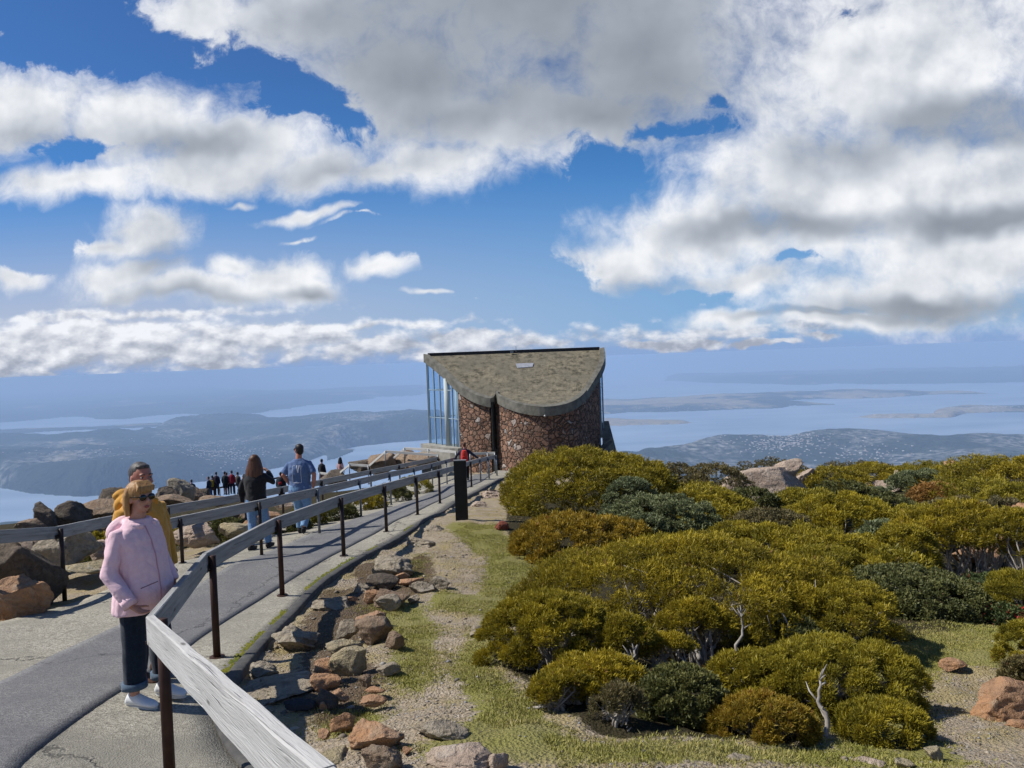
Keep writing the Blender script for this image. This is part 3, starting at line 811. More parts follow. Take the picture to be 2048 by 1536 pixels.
# middle railing on the concrete
Bt = [(302,1045,11.2),(355,1033.5,11.9),(513,1001,13.1),(630,976,16.0),(715,957.5,19.7),(776,944,22.8),(825,935,27),(861,927,31),(890,919.5,33.5),(912,914,35)]
Bp = [at(*p) for p in Bt]
railing('timber_railing', 'middle timber railing on thin posts standing in the concrete, in front of the walking pair', Bp, [(i, zpath(p), STEEL_D if i < 3 else STEEL_G, 1) for i, p in enumerate(Bp) if i], post_r=.028, mats=WOOD_SHADE)
At = [(-60,1064,9.0),(113,1053,10.5),(200,1035.5,11.9),(330,1012,14.0),(485,987,17.2),(560,974,20),(640,959.5,23),(738,940,28),(796,929,31.5),(874,913.7,37)]
Ap = [at(*p) for p in At]
railing('timber_railing', 'outer timber railing in front of the dark boulders at the left edge of the photo', Ap, [(i, gz(p.x, p.y) - .02, STEEL_D, 1) for i, p in enumerate(Ap) if i not in (2,)], post_r=.03, mats=WOOD_SHADE)

# pale railings of the stairs to the lower lookout
def stair_rail(label, pts, n=None):
    P = [at(*p) for p in pts]
    railing('stair_railing', label, P, [(i, P[i].z - 1.05, STEEL_G, 1) for i in range(len(P))], h=.13, t=.05, post_r=.03, mats=WOODL, bolts=False, group='pale timber railings of the steps beside the shelter')
WOODL = wood_mat('pale weathered timber', (.60, .58, .54), (.42, .41, .38))
stair_rail('pale zigzag stair railing over the dark rocks left of the glass wall', [(640,944,46),(674,948,45),(700,927,43),(738,929.5,42.5),(772,900.5,41),(876,908,40)])
stair_rail('second pale stair railing, the one joining the concrete ledge under the glass wall', [(748,925,44),(778,922,43.2),(810,894.5,42),(858,897,41),(913,902,39.5)])
stair_rail('short dark-shadowed timber railing against the stone wall behind the red backpack', [(940,905.5,38.4),(975,904,38.5),(990,904,38.4)])
# dark rail of the lower lookout
P = [at(*p) for p in [(372,984,57),(405,977,57),(440,973.5,57),(470,968.5,57),(500,966,57),(560,953,57),(600,949,58)]]
railing('lookout_railing', 'dark two-bar railing of the lower lookout where a row of tiny people stands', P, [(i, p.z - 1.15, STEEL_D, 1) for i, p in enumerate(P)], h=.12, t=.06, post_r=.035, mats=STEEL_D, bolts=False)

# ---------------------------------------------------------------- black marker post
bx, by = at(924, 1036, 16.3).x, 16.3; bz = gz(bx, by)
r = thing('bollard', 'tall flat black marker post standing on the gravel beside the kerb', 'marker post', (bx, by, bz))
topz = at(924, 921, 16.3).z - bz
b = MB(); b.box((0, 0, topz / 2 - .05), (.132, .05, topz / 2 + .05)); b.build('panel', simple('matt black powder coat', (.006, .006, .007), .55, (.014, .014, .014), 5), r, bevel=.004)
b = MB(); b.box((0, 0, topz + .006), (.136, .055, .008)); b.build('cap', simple('worn grey edge', (.22, .22, .22), .5), r)

# ---------------------------------------------------------------- observation shelter
def stone_mat():
    m, nt, b, co = newmat('red dolerite rubble wall'); P = co.outputs['Object']
    wv = nt.vmath('ADD', P, nt.vmath('MULTIPLY', nt.vmath('SUBTRACT', nt.noise(P, 2.2, 3, .6, 0, True), (.5, .5, .5)), (.45, .45, .45)))
    V_ = nt.scale(wv, (1, 1, 1.15))
    e = nt.voro(V_, 3.4, 'DISTANCE_TO_EDGE'); vc = nt.voro(V_, 3.4, 'F1', 'Color'); vd = nt.voro(V_, 3.4, 'F1')
    s = nt.new('ShaderNodeSeparateColor'); nt.l.new(vc, s.inputs[0])
    c = nt.mix(s.outputs[0], (.16, .085, .055, 1), (.37, .21, .135, 1))
    c = nt.mix(nt.mapr(s.outputs[1], .6, 1, 0, .8), c, (.24, .16, .11, 1))
    c = nt.mix(nt.mapr(s.outputs[2], .93, .97, 0, .9), c, (.52, .47, .42, 1))
    n = nt.noise(P, 11, 5, .65); c = nt.mix(nt.mapr(n, .45, .75, 0, .6), c, (.07, .04, .03, 1))
    c = nt.mix(nt.mapr(e, .015, .06, 1, 0), c, (.07, .05, .04, 1))
    nt.put(b.inputs['Base Color'], c); b.inputs['Roughness'].default_value = .9
    h = nt.math('ADD', nt.mapr(e, 0, .16, 0, 1, True), nt.math('MULTIPLY', n, .35))
    nt.put(b.inputs['Normal'], nt.bump(h, 1, .12))
    return m
def roofconc():
    m, nt, b, co = newmat('lichen stained concrete'); P = co.outputs['Object']
    n1 = nt.noise(P, .8, 5, .6); n2 = nt.noise(nt.scale(P, (3.2, 3.2, 3.2)), 1, 8, .72); n3 = nt.noise(P, 22, 4, .7)
    c = nt.mix(nt.mapr(n2, .38, .62), (.065, .058, .04, 1), (.30, .26, .175, 1))
    c = nt.mix(nt.mapr(n1, .4, .65, 0, .7), c, (.15, .135, .10, 1))
    c = nt.mix(nt.mapr(n3, .55, .75, 0, .7), c, (.36, .32, .23, 1))
    nt.put(b.inputs['Base Color'], c); b.inputs['Roughness'].default_value = .95
    nt.put(b.inputs['Normal'], nt.bump(nt.math('ADD', n3, n2), .7, .05)); return m
STONE = stone_mat(); RCONC = roofconc()
RIM = simple('grey concrete rim', (.20, .19, .155), .9, (.11, .105, .085), 3, (9, .5, .02))
CONC = simple('pale rough concrete', (.34, .325, .28), .9, (.22, .21, .18), 2.5, (12, .5, .02))
BX, BY, BZ = .27, 41.0, -6.3
sh = thing('observation_shelter', 'red stone lookout shelter with a swooping concrete roof and a tall curved glass wall', 'shelter', (BX - .05, BY, BZ + .56))
def L(x, y, z): return (x - BX, y - BY, z - BZ)
def zr(x, y):
    """top of the roof slab"""
    z = -.1 - .0 * (x - .3) - .575 * (44.0 - y)
    return z
NOTCH = (-.86, 39.75)
def curve(P, n):
    P = np.array(P, float)
    for _ in range(3):
        Q = [P[0]]
        for i in range(len(P) - 1): Q += [P[i] * .75 + P[i + 1] * .25, P[i] * .25 + P[i + 1] * .75]
        P = np.array(Q + [P[-1]])
    return resample(P, n)
LEFTARC = curve([(-4.95, 44), (-3.88, 42.62), (-2.85, 40.98), (-1.96, 40.1), (-1.3, 39.75), (-1.0, 39.68), (-.9, 39.85), (-.85, 40.25)], 30)
RIGHTARC = curve([(3.95, 40.0), (4.55, 41.15), (5.1, 42.3), (5.38, 43.2), (5.4, 44)], 17)
LOBE = curve([(-.8, 40.25), (-.78, 39.8), (-.6, 39.45), (-.2, 38.85), (.5, 38.15), (1.7, 37.62), (2.9, 38.1), (3.6, 39.1), (3.93, 39.95)], 30)
outl = [(x, y, 0) for x, y in LEFTARC]
outl += [(x, y, 1) for x, y in LOBE]
outl += [(x, y, 0) for x, y in RIGHTARC]
def ztop(x, y, lobe):
    z = zr(x, y)
    zl = zr(x, 40.35) - .30 * (40.35 - y)
    return max(z, zl) if y < 40.35 and lobe else z
N_ = len(outl); RB = 43.95
def roof_layer(drop, thick):
    pass
b = MB(); rim = MB()
ins = []
for (x, y, l) in outl:
    cx_, cy_ = .4, 42.6; f_ = .94
    ins.append((cx_ + (x - cx_) * f_, min(RB, cy_ + (y - cy_) * f_), l))
ROWS = 10; rows = []
for i in range(N_):
    x, y, l = ins[i]; r_ = []
    for j in range(ROWS + 1):
        f_ = j / ROWS; yy = y + (RB - y) * f_; r_.append(L(x, yy, ztop(x, yy, l or -1.2 < x < 4.2) - .10))
    rows.append(r_)
b.rings(rows, caps=False, closed=False)
bot = []
for i in range(N_):
    x, y, l = outl[i]; r_ = []
    for j in range(ROWS + 1):
        f_ = j / ROWS; yy = y + (RB - y) * f_; r_.append(L(x, yy, ztop(x, yy, l or -1.2 < x < 4.2) - .42))
    bot.append(r_)
b.rings([list(reversed(q)) for q in bot], caps=False, closed=False)
b.build('roof', RCONC, sh)
rg = []
for i in range(N_):
    xo, yo, l = outl[i]; xi, yi, _ = ins[i]
    zo = ztop(xo, yo, l) + .02; zi = ztop(xi, yi, l) + .02
    rg.append([L(xo, yo, zo - .47), L(xo, yo, zo), L(xi, yi, zi), L(xi, yi, zi - .16)])
rim.rings(rg, caps=True, closed=False); rim.build('roof_rim', RIM, sh)
# metal flashing on the ridge, back wall above the glass
b = MB(); zA, zB = zr(-4.9, 44), zr(5.5, 44)
b.hexa([L(-4.7, 43.95, zA - .45), L(5.4, 43.95, zB - .45), L(5.4, 44.1, zB - .45), L(-4.7, 44.1, zA - .45), L(-4.7, 43.95, zA + .05), L(5.1, 43.95, zB + .05), L(5.1, 44.1, zB + .05), L(-4.7, 44.1, zA + .05)])
b.build('ridge_flashing', simple('dark metal flashing', (.012, .014, .018), .4, metal=.3), sh)
b = MB(); b.tube([L(.35, 43.9, zr(.3, 43.9)), L(.35, 43.9, zr(.3, 43.9) + .32)], .012, 6); b.box(L(.1, 43.8, zr(.1, 43.8) + .05), (.09, .05, .06)); b.build('antenna', STEEL_G, sh)
x0, y0 = .5, 43.1
b = MB(); b.hexa([L(.38, 42.45, zr(.38, 42.45) - .09), L(1.22, 42.5, zr(1.22, 42.5) - .09), L(1.3, 42.85, zr(1.3, 42.85) - .09), L(.3, 42.85, zr(.3, 42.85) - .09), L(.38, 42.45, zr(.38, 42.45) - .06), L(1.22, 42.5, zr(1.22, 42.5) - .06), L(1.3, 42.85, zr(1.3, 42.85) - .06), L(.3, 42.85, zr(.3, 42.85) - .06)])
b.build('roof_patch', simple('pale patch panel', (.36, .37, .40), .6, (.26, .27, .30), 5), sh)
# stone tower under the lobe
def wall(name, plan, zb, mat, topfn, thick=.35, rows=16):
    b = MB(); rr = []
    for (x, y) in plan:
        zt = topfn(x, y); rr.append([L(x, y, zb + (zt - zb) * j / rows) for j in range(rows + 1)])
    b.rings([list(reversed(q)) for q in rr], caps=False, closed=False)
    ri = []
    cx_, cy_ = .6, 43
    for (x, y) in plan:
        d_ = math.hypot(x - cx_, y - cy_); xi, yi = x + (cx_ - x) / d_ * thick, y + (cy_ - y) / d_ * thick; zt = topfn(x, y)
        ri.append([L(xi, yi, zb + (zt - zb) * j / rows) for j in range(rows + 1)])
    b.rings(ri, caps=False, closed=False)
    for q0, q1 in ((rr[0], ri[0]), (rr[-1], ri[-1])): b.rings([q0, q1] if q0 is rr[-1] else [q1, q0], caps=False, closed=False)
    return b.build(name, mat, sh)
def yenv(x):
    A_ = np.concatenate([LOBE[:-1], RIGHTARC]) if x > -.75 else LOBE[:2]
    i = int(np.argmax(A_[:, 0] >= x)) if (A_[:, 0] >= x).any() else len(A_) - 1
    return float(np.interp(x, A_[max(i - 1, 0):i + 1, 0], A_[max(i - 1, 0):i + 1, 1])) if i > 0 else float(A_[1, 1])
tower = []
def yout(x):
    A_ = RIGHTARC if x > 1 else LEFTARC[:24]
    return float(np.interp(x, A_[:, 0], A_[:, 1]))
for k in range(41):
    t_ = -.12 + (PI * .94 + .12) * k / 40
    xx_ = 1.95 - 2.88 * math.cos(t_); tower.append((xx_, max(41.0 - 3.1 * math.sin(t_), yenv(xx_) + .12)))
tower = [(-.9, 41.2)] + tower + [(4.85, 42.4)]
wall('stone_tower', tower, -6.9, STONE, lambda x, y: (ztop(x, y, True) if -1 < x < 4.3 else zr(x, y)) - .40)
left = [(float(a), float(b_) + .16) for a, b_ in resample(curve([(-2.85, 41.0), (-1.96, 40.15), (-1.15, 39.75)], 13), 13)] + [(-1.12, 40.4)]
wall('stone_wall', left, -6.6, STONE, lambda x, y: zr(x, y) - .38, .3)
b = MB(); b.box(L(-.98, 40.35, -4.9), (.2, .05, 2.1)); b.build('recess', simple('dark recess lining', (.02, .018, .016), .9), sh)
b = MB(); b.tube([L(-1.0, 39.78, -2.75), L(-1.0, 39.78, -6.4)], .085, 10); b.box(L(-.98, 39.72, -5.35), (.14, .1, .14)); b.build('downpipe', simple('black downpipe', (.008, .008, .008), .5), sh)
b = MB(); b.ball(L(1.6, 37.56, -3.4), (.05, .05, .05), 10, 8); b.build('floodlight', simple('pale lamp housing', (.5, .5, .48), .4), sh)
# glass walls
def glass():
    m = bpy.data.materials.new('blue tinted glass'); m.use_nodes = True; nt = NT(m.node_tree); nt.n.clear()
    o_ = nt.new('ShaderNodeOutputMaterial'); t = nt.new('ShaderNodeBsdfTransparent'); t.inputs[0].default_value = (.92, .97, 1, 1)
    g = nt.new('ShaderNodeBsdfGlossy'); g.inputs[0].default_value = (.75, .85, .95, 1); g.inputs[1].default_value = .05
    mx = nt.new('ShaderNodeMixShader'); fr = nt.new('ShaderNodeLayerWeight'); fr.inputs[0].default_value = .5
    nt.put(mx.inputs[0], nt.math('ADD', nt.math('MULTIPLY', nt.math('POWER', fr.outputs['Facing'], 4), .5), .06)); nt.l.new(t.outputs[0], mx.inputs[1]); nt.l.new(g.outputs[0], mx.inputs[2]); nt.l.new(mx.outputs[0], o_.inputs[0]); return m
GLASS = glass(); FRAME = simple('grey blue window frame', (.26, .34, .39), .45, metal=.2)
def glazing(pts, zb, topfn, bars):
    n = len(pts) - 1
    for i in range(n):
        (x0, y0), (x1, y1) = pts[i], pts[i + 1]
        b = MB(); b.rings([[L(x0, y0, zb), L(x0, y0, topfn(x0, y0))], [L(x1, y1, zb), L(x1, y1, topfn(x1, y1))]], caps=False, closed=False)
        me = b.mesh('pane'); me = baked(me, [('SOLIDIFY', {'thickness': .012})], 'pane')
        pn = link('glass_pane', me, GLASS, sh)
        fr = MB(); fr.box(L(x0, y0, (zb + topfn(x0, y0)) / 2), (.035, .035, (topfn(x0, y0) - zb) / 2), math.atan2(y1 - y0, x1 - x0))
        if i == n - 1: fr.box(L(x1, y1, (zb + topfn(x1, y1)) / 2), (.035, .035, (topfn(x1, y1) - zb) / 2), math.atan2(y1 - y0, x1 - x0))
        for zz in bars:
            if zz < min(topfn(x0, y0), topfn(x1, y1)) - .05:
                a, c = Vector(L(x0, y0, zz)), Vector(L(x1, y1, zz)); fr.tube([a, c], .03, 6)
        fr.build('window_frame', FRAME, pn)
gl = [(-4.72, 43.85), (-4.35, 43.3), (-3.98, 42.8), (-3.6, 42.3), (-3.22, 41.75), (-2.87, 41.22)]
glazing(gl, -5.3, lambda x, y: zr(x, y) - .42, (-2.15, -3.7, -5.24))
gr_ = [(4.9, 42.45), (5.1, 43.1), (5.2, 43.85)]
glazing(gr_, -5.1, lambda x, y: zr(x, y) - .42, (-2.3,))
bk = [(-4.78, 43.88), (-2.2, 44.8), (1, 45.1), (5.2, 43.88)]
glazing(bk, -5.3, lambda x, y: -.5, (-2.15, -3.7))
for (x, y, r_) in ((-3.55, 42.3, .17), (-2.95, 41.75, .15)):
    b = MB(); b.tube([L(x, y, -5.3), L(x, y, zr(x, y) - .42)], r_, 16); b.build('column', simple('pale interior column', (.42, .47, .46), .6), sh, True)
b = MB(); b.rings([[L(x * .9 + .03, y, z) for x, y in gl + [(-1, 40.2), (1, 40), (4.6, 41.5), (5.2, 43.8), (0, 45)]] for z in (-5.42, -5.3)]); b.build('floor_slab', CONC, sh)
# ledge under the glass, sloping parapet on the right, plinth in front
led = [(-5.3, 43.9), (-4.95, 43.2), (-4.4, 42.4), (-3.85, 41.6), (-3.4, 41.0), (-2.95, 40.75), (-2.75, 40.9)]
b = MB(); b.rings([[L(x, y, z) for x, y in led + [(-2.8, 41.2), (-4.0, 43), (-4.5, 44)]] for z in (-6.9, -5.2)]); b.build('base_ledge', CONC, sh)
b = MB(); b.hexa([L(4.9, 41.4, -7), L(5.9, 41.9, -7), L(5.9, 43.9, -7), L(5.1, 43.9, -7), L(4.9, 41.4, -5.3), L(5.45, 41.9, -5.0), L(5.5, 43.9, -4.3), L(5.1, 43.9, -4.3)]); b.hexa([L(4.2, 39.9, -7), L(5.6, 41.3, -7), L(5.2, 42, -7), L(4.0, 40.5, -7), L(4.2, 40.0, -5.9), L(5.4, 41.4, -5.2), L(5.1, 42, -5.2), L(4.0, 40.5, -5.9)])
b.build('side_parapet', RIM, sh)
b = MB(); z_ = G(0.3, 37.6)
pl = [(-1.3, 38.3), (-.6, 37.5), (.6, 37.2), (2.2, 37.2), (3.6, 37.8)]
b.rings([[L(x, y, z) for x, y in pl + [(3.8, 38.8), (1.5, 38.6), (-.9, 39.6)]] for z in (-7.2, -6.28)]); b.build('plinth', CONC, sh)
# ---------------------------------------------------------------- boulders
def ico(sub):
    bm = bmesh.new(); bmesh.ops.create_icosphere(bm, subdivisions=sub, radius=1.0)
    v = np.array([q.co[:] for q in bm.verts]); f = np.array([[q.index for q in p.verts] for p in bm.faces]); bm.free(); return v, f
ICO = {k: ico(k) for k in (3, 4, 5)}
def rock_mat(name, a, b_, c_, lich=(.30, .29, .26), la=.5):
    m, nt, b, co = newmat(name); P = co.outputs['Object']; oi = nt.new('ShaderNodeObjectInfo')
    P = nt.vmath('ADD', P, nt.vmath('MULTIPLY', oi.outputs['Location'], (3.1, 3.1, 3.1)))
    n1 = nt.noise(P, 2.4, 6, .62); n2 = nt.noise(P, 13, 6, .7); n3 = nt.noise(P, 5, 4, .6, 1.5)
    c = nt.mix(nt.mapr(n1, .35, .65), a + (1,), b_ + (1,))
    c = nt.mix(nt.mapr(n2, .42, .7, 0, .8), c, c_ + (1,))
    c = nt.mix(nt.mapr(n3, .54, .68, 0, la), c, lich + (1,))
    sp = nt.voro(P, 26); c = nt.mix(nt.mapr(sp, .05, .14, .55, 0), c, (.05, .05, .045, 1))
    nt.put(b.inputs['Base Color'], c); b.inputs['Roughness'].default_value = .92; b.inputs['Specular IOR Level'].default_value = .15
    nt.put(b.inputs['Normal'], nt.bump(nt.math('ADD', nt.math('MULTIPLY', n2, 1.2), n3), 1.0, .06))
    return m
RM = {
 'orange': rock_mat('orange weathered rock', (.52, .28, .14), (.42, .26, .16), (.27, .17, .11), (.46, .37, .27), .5),
 'brown': rock_mat('brown weathered rock', (.25, .17, .115), (.35, .26, .18), (.14, .10, .07), (.33, .30, .24), .6),
 'grey': rock_mat('grey lichen rock', (.33, .28, .21), (.42, .36, .27), (.20, .165, .12), (.48, .43, .35), .6),
 'pale': rock_mat('pale yellow rock', (.46, .38, .22), (.38, .32, .21), (.27, .225, .155), (.52, .48, .38), .6),
 'dark': rock_mat('dark dolerite', (.11, .09, .07), (.19, .15, .115), (.065, .055, .046), (.25, .225, .18), .5),
 'slate': rock_mat('dark slate rock', (.055, .058, .065), (.09, .09, .10), (.035, .036, .04), (.12, .12, .12), .3),
 'pink': rock_mat('pinkish grey boulder', (.44, .33, .25), (.50, .40, .31), (.31, .24, .19), (.56, .49, .41), .6),
 'red': rock_mat('red rock', (.34, .10, .06), (.27, .09, .06), (.16, .06, .04), (.40, .22, .16), .2),
}
def rock(label, px, pyb, Y, wpx, hpx, kind, seed, dep=.8, rz=0, cuts=14, sub=4, tilt=0, sink=.22, name='boulder', group=None, sharp=.05, z=None):
    """a boulder whose foot shows at photo position px, pyb at distance Y; width and height given as seen"""
    p = at(px, pyb, Y); k = math.hypot(Y, p.x) / F
    W, Hh = wpx * k, hpx * k * (.80 if Y < 12 and name == 'boulder' and px > 400 else 1)
    v, f = ICO[sub]; v = v.copy(); rg = np.random.default_rng(seed)
    n = rg.normal(size=(cuts, 3)); n /= np.linalg.norm(n, axis=1)[:, None]; n[:, 2] *= .7; n /= np.linalg.norm(n, axis=1)[:, None]
    for q in n:
        d = rg.uniform(.42, .78); s = v @ q - d
        v -= np.outer(np.maximum(s, 0), q)
    v[:, 0] /= np.ptp(v[:, 0]) ; v[:, 1] /= np.ptp(v[:, 1]); v[:, 2] = (v[:, 2] - v[:, 2].min()) / np.ptp(v[:, 2])
    nz = fbm2(v[:, 0] * 4 + seed, v[:, 2] * 4 + v[:, 1] * 3.1, 4, seed); nn = v - [0, 0, .5]; nn /= np.linalg.norm(nn, axis=1)[:, None] + 1e-9
    nz2 = fbm2(v[:, 0] * 11 + seed, v[:, 2] * 11 + v[:, 1] * 9, 3, seed + 1)
    v += nn * (nz * sharp + np.where(nz2 > .1, .018, -.01) * (sharp / .05))[:, None]
    v[:, 0] -= (v[:, 0].max() + v[:, 0].min()) / 2
    if tilt: R_ = np.array(Matrix.Rotation(tilt, 3, 'Y')); 
    v = v * [W, W * dep, Hh / (1 - sink)]
    if tilt: v = v @ R_.T
    c, s = math.cos(rz), math.sin(rz); v[:, :2] = v[:, :2] @ np.array([[c, s], [-s, c]])
    v[:, 2] -= sink * Hh / (1 - sink)
    me = mesh_np('boulder', v, f, True)
    yy = p.y + W * dep * .35
    xx = p.x * (yy / p.y)
    zz = p.z if z is None else z
    o = link(name, me, RM[kind], None, (xx, yy, zz))
    return tag(o, label, 'rock' if name != 'rock_ledge' else 'rock ledge', group)

GR = 'rocks lined up beside the kerb'
def gr(*a, **k): return rock(*a, group=GR, **k)
# right of the kerb, far to near. Y chosen from the ground at that photo position
def yy(px, py): return gpt(px, py)[1]
def pr(label, px, pyb, w, h, kind, seed, **k): return rock(label, px, pyb, yy(px, pyb), w, h, kind, seed, group=GR, **k)
pr('rounded grey rock at the far end of the rock row, on the gravel', 880, 1180, 46, 30, 'grey', 1)
pr('grey rock touching the rounded grey rock on its left', 846, 1187, 54, 28, 'grey', 2)
pr('orange topped rock at the upper end of the rock row', 822, 1176, 52, 22, 'orange', 3)
pr('small orange rock above the row, nearest the shadow of the railing', 806, 1156, 30, 12, 'orange', 4, dep=.6)
pr('long dark grey rock above the brown slab of the row', 768, 1176, 66, 28, 'dark', 5)
pr('brown slab behind the round grey rock of the row', 785, 1212, 74, 34, 'brown', 6)
pr('flat bright orange rock beside the round grey one', 748, 1202, 44, 24, 'orange', 7, dep=.6)
pr('round grey rock in front of the brown slab', 778, 1219, 52, 32, 'grey', 8, cuts=5)
pr('small tan rock between two brown ones', 828, 1205, 24, 16, 'grey', 9)
pr('small orange flake lying near the kerb', 700, 1202, 34, 9, 'orange', 10, dep=.5)
pr('small white stone near the kerb ledges', 686, 1208, 13, 9, 'pale', 11, sub=3)
pr('tall brown rock in the middle of the rock row', 748, 1282, 76, 54, 'brown', 12)
pr('orange crest rock behind the tall brown rock', 742, 1248, 64, 26, 'orange', 13)
pr('pointed greyish pink rock left of the tall brown rock', 700, 1278, 50, 44, 'grey', 14)
pr('broken brown rock right of the tall brown rock', 790, 1296, 40, 38, 'brown', 15)
pr('flat tan rock behind the pale yellow slab', 690, 1304, 74, 26, 'pale', 16, dep=.7)
pr('pale yellow slab leaning up to the right, the brightest rock of the row', 714, 1346, 84, 62, 'pale', 17, tilt=-.45, dep=.55, cuts=8)
pr('tan rock tucked under the left end of the pale yellow slab', 658, 1342, 52, 22, 'orange', 18)
pr('rough orange rock below the pale yellow slab', 652, 1382, 62, 34, 'orange', 19)
pr('small round brown rock right below the pale yellow slab', 731, 1374, 25, 30, 'brown', 20, cuts=4)
pr('grey pink rock half in the grass right of the slab', 778, 1350, 52, 26, 'grey', 21)
pr('orange brown rock with a broken face under the rough orange one', 680, 1404, 40, 26, 'orange', 22)
pr('flat orange rock with grass behind it', 752, 1388, 44, 12, 'orange', 23, dep=.6)
pr('larger flat orange slab in the gravel below the row', 748, 1412, 56, 18, 'orange', 24, dep=.6)
pr('dark brown rock between the orange ones and the slate', 652, 1412, 50, 34, 'dark', 25)
pr('flat dark slate lying by the kerb', 600, 1421, 66, 20, 'slate', 26, dep=.5, cuts=7)
pr('small pointed tan rock right of the dark slate', 647, 1420, 16, 18, 'orange', 27, sub=3)
pr('orange rock standing in moss above the near boulders', 685, 1462, 46, 40, 'orange', 28)
pr('big angular orange rock at the bottom of the rock row', 756, 1506, 108, 58, 'orange', 29, sub=5)
pr('dark brown pointed rock in front of the big orange one', 766, 1556, 80, 68, 'brown', 30, sub=5)
pr('grey rock with a dark hollow in the grass', 884, 1482, 118, 44, 'grey', 31, sub=5, dep=.6, rz=-.35)
pr('wide rough pinkish rock at the bottom edge', 920, 1552, 150, 40, 'pink', 32, sub=5)
pr('pinkish rock with an upright tip at the bottom edge', 998, 1550, 42, 52, 'pink', 33)
pr('thin orange slab flush with the grass', 985, 1490, 46, 7, 'orange', 34, dep=.6)
pr('pale concrete coloured slab beside the near railing', 662, 1535, 80, 32, 'pale', 35, dep=.9, cuts=6)
pr('small brown rock on the pebbles beside the near railing', 648, 1478, 26, 20, 'orange', 36)
pr('tiny orange stone left of the big orange rock', 815, 1508, 22, 12, 'orange', 37, sub=3)
rock('flat blue grey stone at the bottom edge of the grass', 1484, 1536, yy(1484, 1530), 72, 18, 'slate', 38, dep=.6).data.materials[0] = RM['grey']
rock('low pink stone at the bottom edge under the last bush', 1735, 1540, yy(1735, 1534), 60, 18, 'pink', 39)
rock('pale stone with a hollow at the bottom right edge', 1808, 1546, yy(1800, 1534), 36, 26, 'pale', 40)
rock('grey stone alone on the gravel left of the bushes', 958, 1274, yy(958, 1274), 36, 24, 'grey', 41, cuts=6)
rock('small red stone at the foot of the far golden bush', 1004, 1061, yy(1004, 1061), 28, 17, 'red', 42, cuts=6)
rock('white stone where the kerb meets the shelter', 1040, 966, 33, 20, 13, 'pale', 43)
rock('large smooth orange boulder at the right edge', 2000, 1447, yy(2000, 1440), 128, 80, 'orange', 44, sub=5, cuts=7, sink=.3, rz=.3)
rock('flat orange stone below the smooth orange boulder', 2040, 1462, yy(2040, 1458), 46, 16, 'orange', 45, dep=.6)
rock('small smooth orange rock on the gravel patch of the clearing', 1904, 1342, yy(1904, 1340), 44, 20, 'orange', 46, cuts=5)
rock('tan stone chip in the grass of the clearing', 1879, 1483, yy(1879, 1483), 22, 9, 'pale', 47, sub=3)
rock('flat tan stone half under the grass near the last bush', 1868, 1520, yy(1868, 1520), 34, 24, 'pale', 48)
# ledges of bare rock along the kerb
def ledge(label, px, py, w, h, kind, seed, rz, dep=.45, **k):
    Y = yy(px, py); return rock(label, px, py, Y, w, h * .55, kind, seed, dep=dep * 1.6, rz=rz, cuts=9, sub=5, sink=.55, name='rock_ledge', group='bare rock ledges along the kerb', sharp=.09, **k)
LR = 'grey rock ledge along the kerb, '
ledge('layered grey ledge halfway up the kerb with a deep overhang', 780, 1146, 112, 48, 'grey', 51, -.9)
ledge('low ledge next above the layered one', 838, 1090, 70, 24, 'grey', 52, -.9)
ledge('thin dark rimmed ledge behind the marker post foot', 868, 1064, 60, 15, 'grey', 53, -.9)
ledge('rough ledge at the far end of the kerb before the shelter', 985, 992, 70, 20, 'pink', 54, -1.1)
ledge('brown ledge just right of the marker post', 955, 1012, 40, 12, 'pink', 55, -1.1)
ledge('cracked grey ledge beside the kerb next to the third railing post', 668, 1222, 100, 34, 'grey', 56, -.75)
ledge('long smooth grey ledge hugging the kerb bend', 590, 1290, 110, 42, 'grey', 57, -.75)
ledge('grey ledge at the inside of the kerb bend', 520, 1350, 70, 26, 'grey', 58, -.9)
ledge('flat shaded grey ledge under the near railing board', 560, 1400, 150, 20, 'grey', 59, -.6, dep=.7)
ledge('small ledge splitting off the cracked one', 722, 1180, 60, 20, 'grey', 60, -.8)
# left of the path
def lr(label, px, py, Y, w, h, kind, seed, **k): return rock(label, px, py, Y, w, h, kind, seed, **k)
lr('biggest brown boulder at the left edge, dark moss on its right face', 14, 1232, 9.7, 165, 122, 'dark', 61, sub=5, cuts=8, sink=.15)
lr('orange brown wedge in front of the biggest left boulder', 40, 1236, 9.0, 98, 62, 'orange', 62, sub=5, cuts=9)
lr('brown boulder behind the first outer railing post', 136, 1144, 11.4, 118, 66, 'grey', 63, sub=5, rz=.2)
lr('tan sloping top boulder left of the outer post', 78, 1128, 12.2, 60, 58, 'pink', 64)
lr('reddish rock under the outer railing board', 32, 1098, 13.2, 70, 30, 'pink', 65)
lr('cream slab lying in the gravel behind the pink jacket', 178, 1146, 11.2, 110, 16, 'pale', 66, dep=.6)
lr('reddish boulder just left of the pink jacket', 216, 1128, 12.4, 60, 40, 'pink', 67)
lr('rounded tan boulder with a dark right flank next to the yellow sleeve', 398, 1086, 14.4, 92, 32, 'pink', 68, sub=5, cuts=5)
lr('pale rough boulder in gravel behind the black jacket', 470, 1073, 14.9, 66, 24, 'pale', 69)
lr('small tan rock left of the standing legs in jeans', 497, 1060, 15.4, 34, 16, 'orange', 70)
lr('orange rock seen between the legs of the black jacket walker', 540, 1046, 16.5, 46, 22, 'orange', 71)
lr('tan rock in the low bushes between the two walkers', 570, 1018, 20.5, 40, 16, 'pink', 72)
lr('small pale rock under the outer board beside the bushes', 415, 1058, 16.2, 26, 14, 'pink', 73)
def rl(*a): return rock(*a[:-1], group='dark boulders of the left skyline', **a[-1])
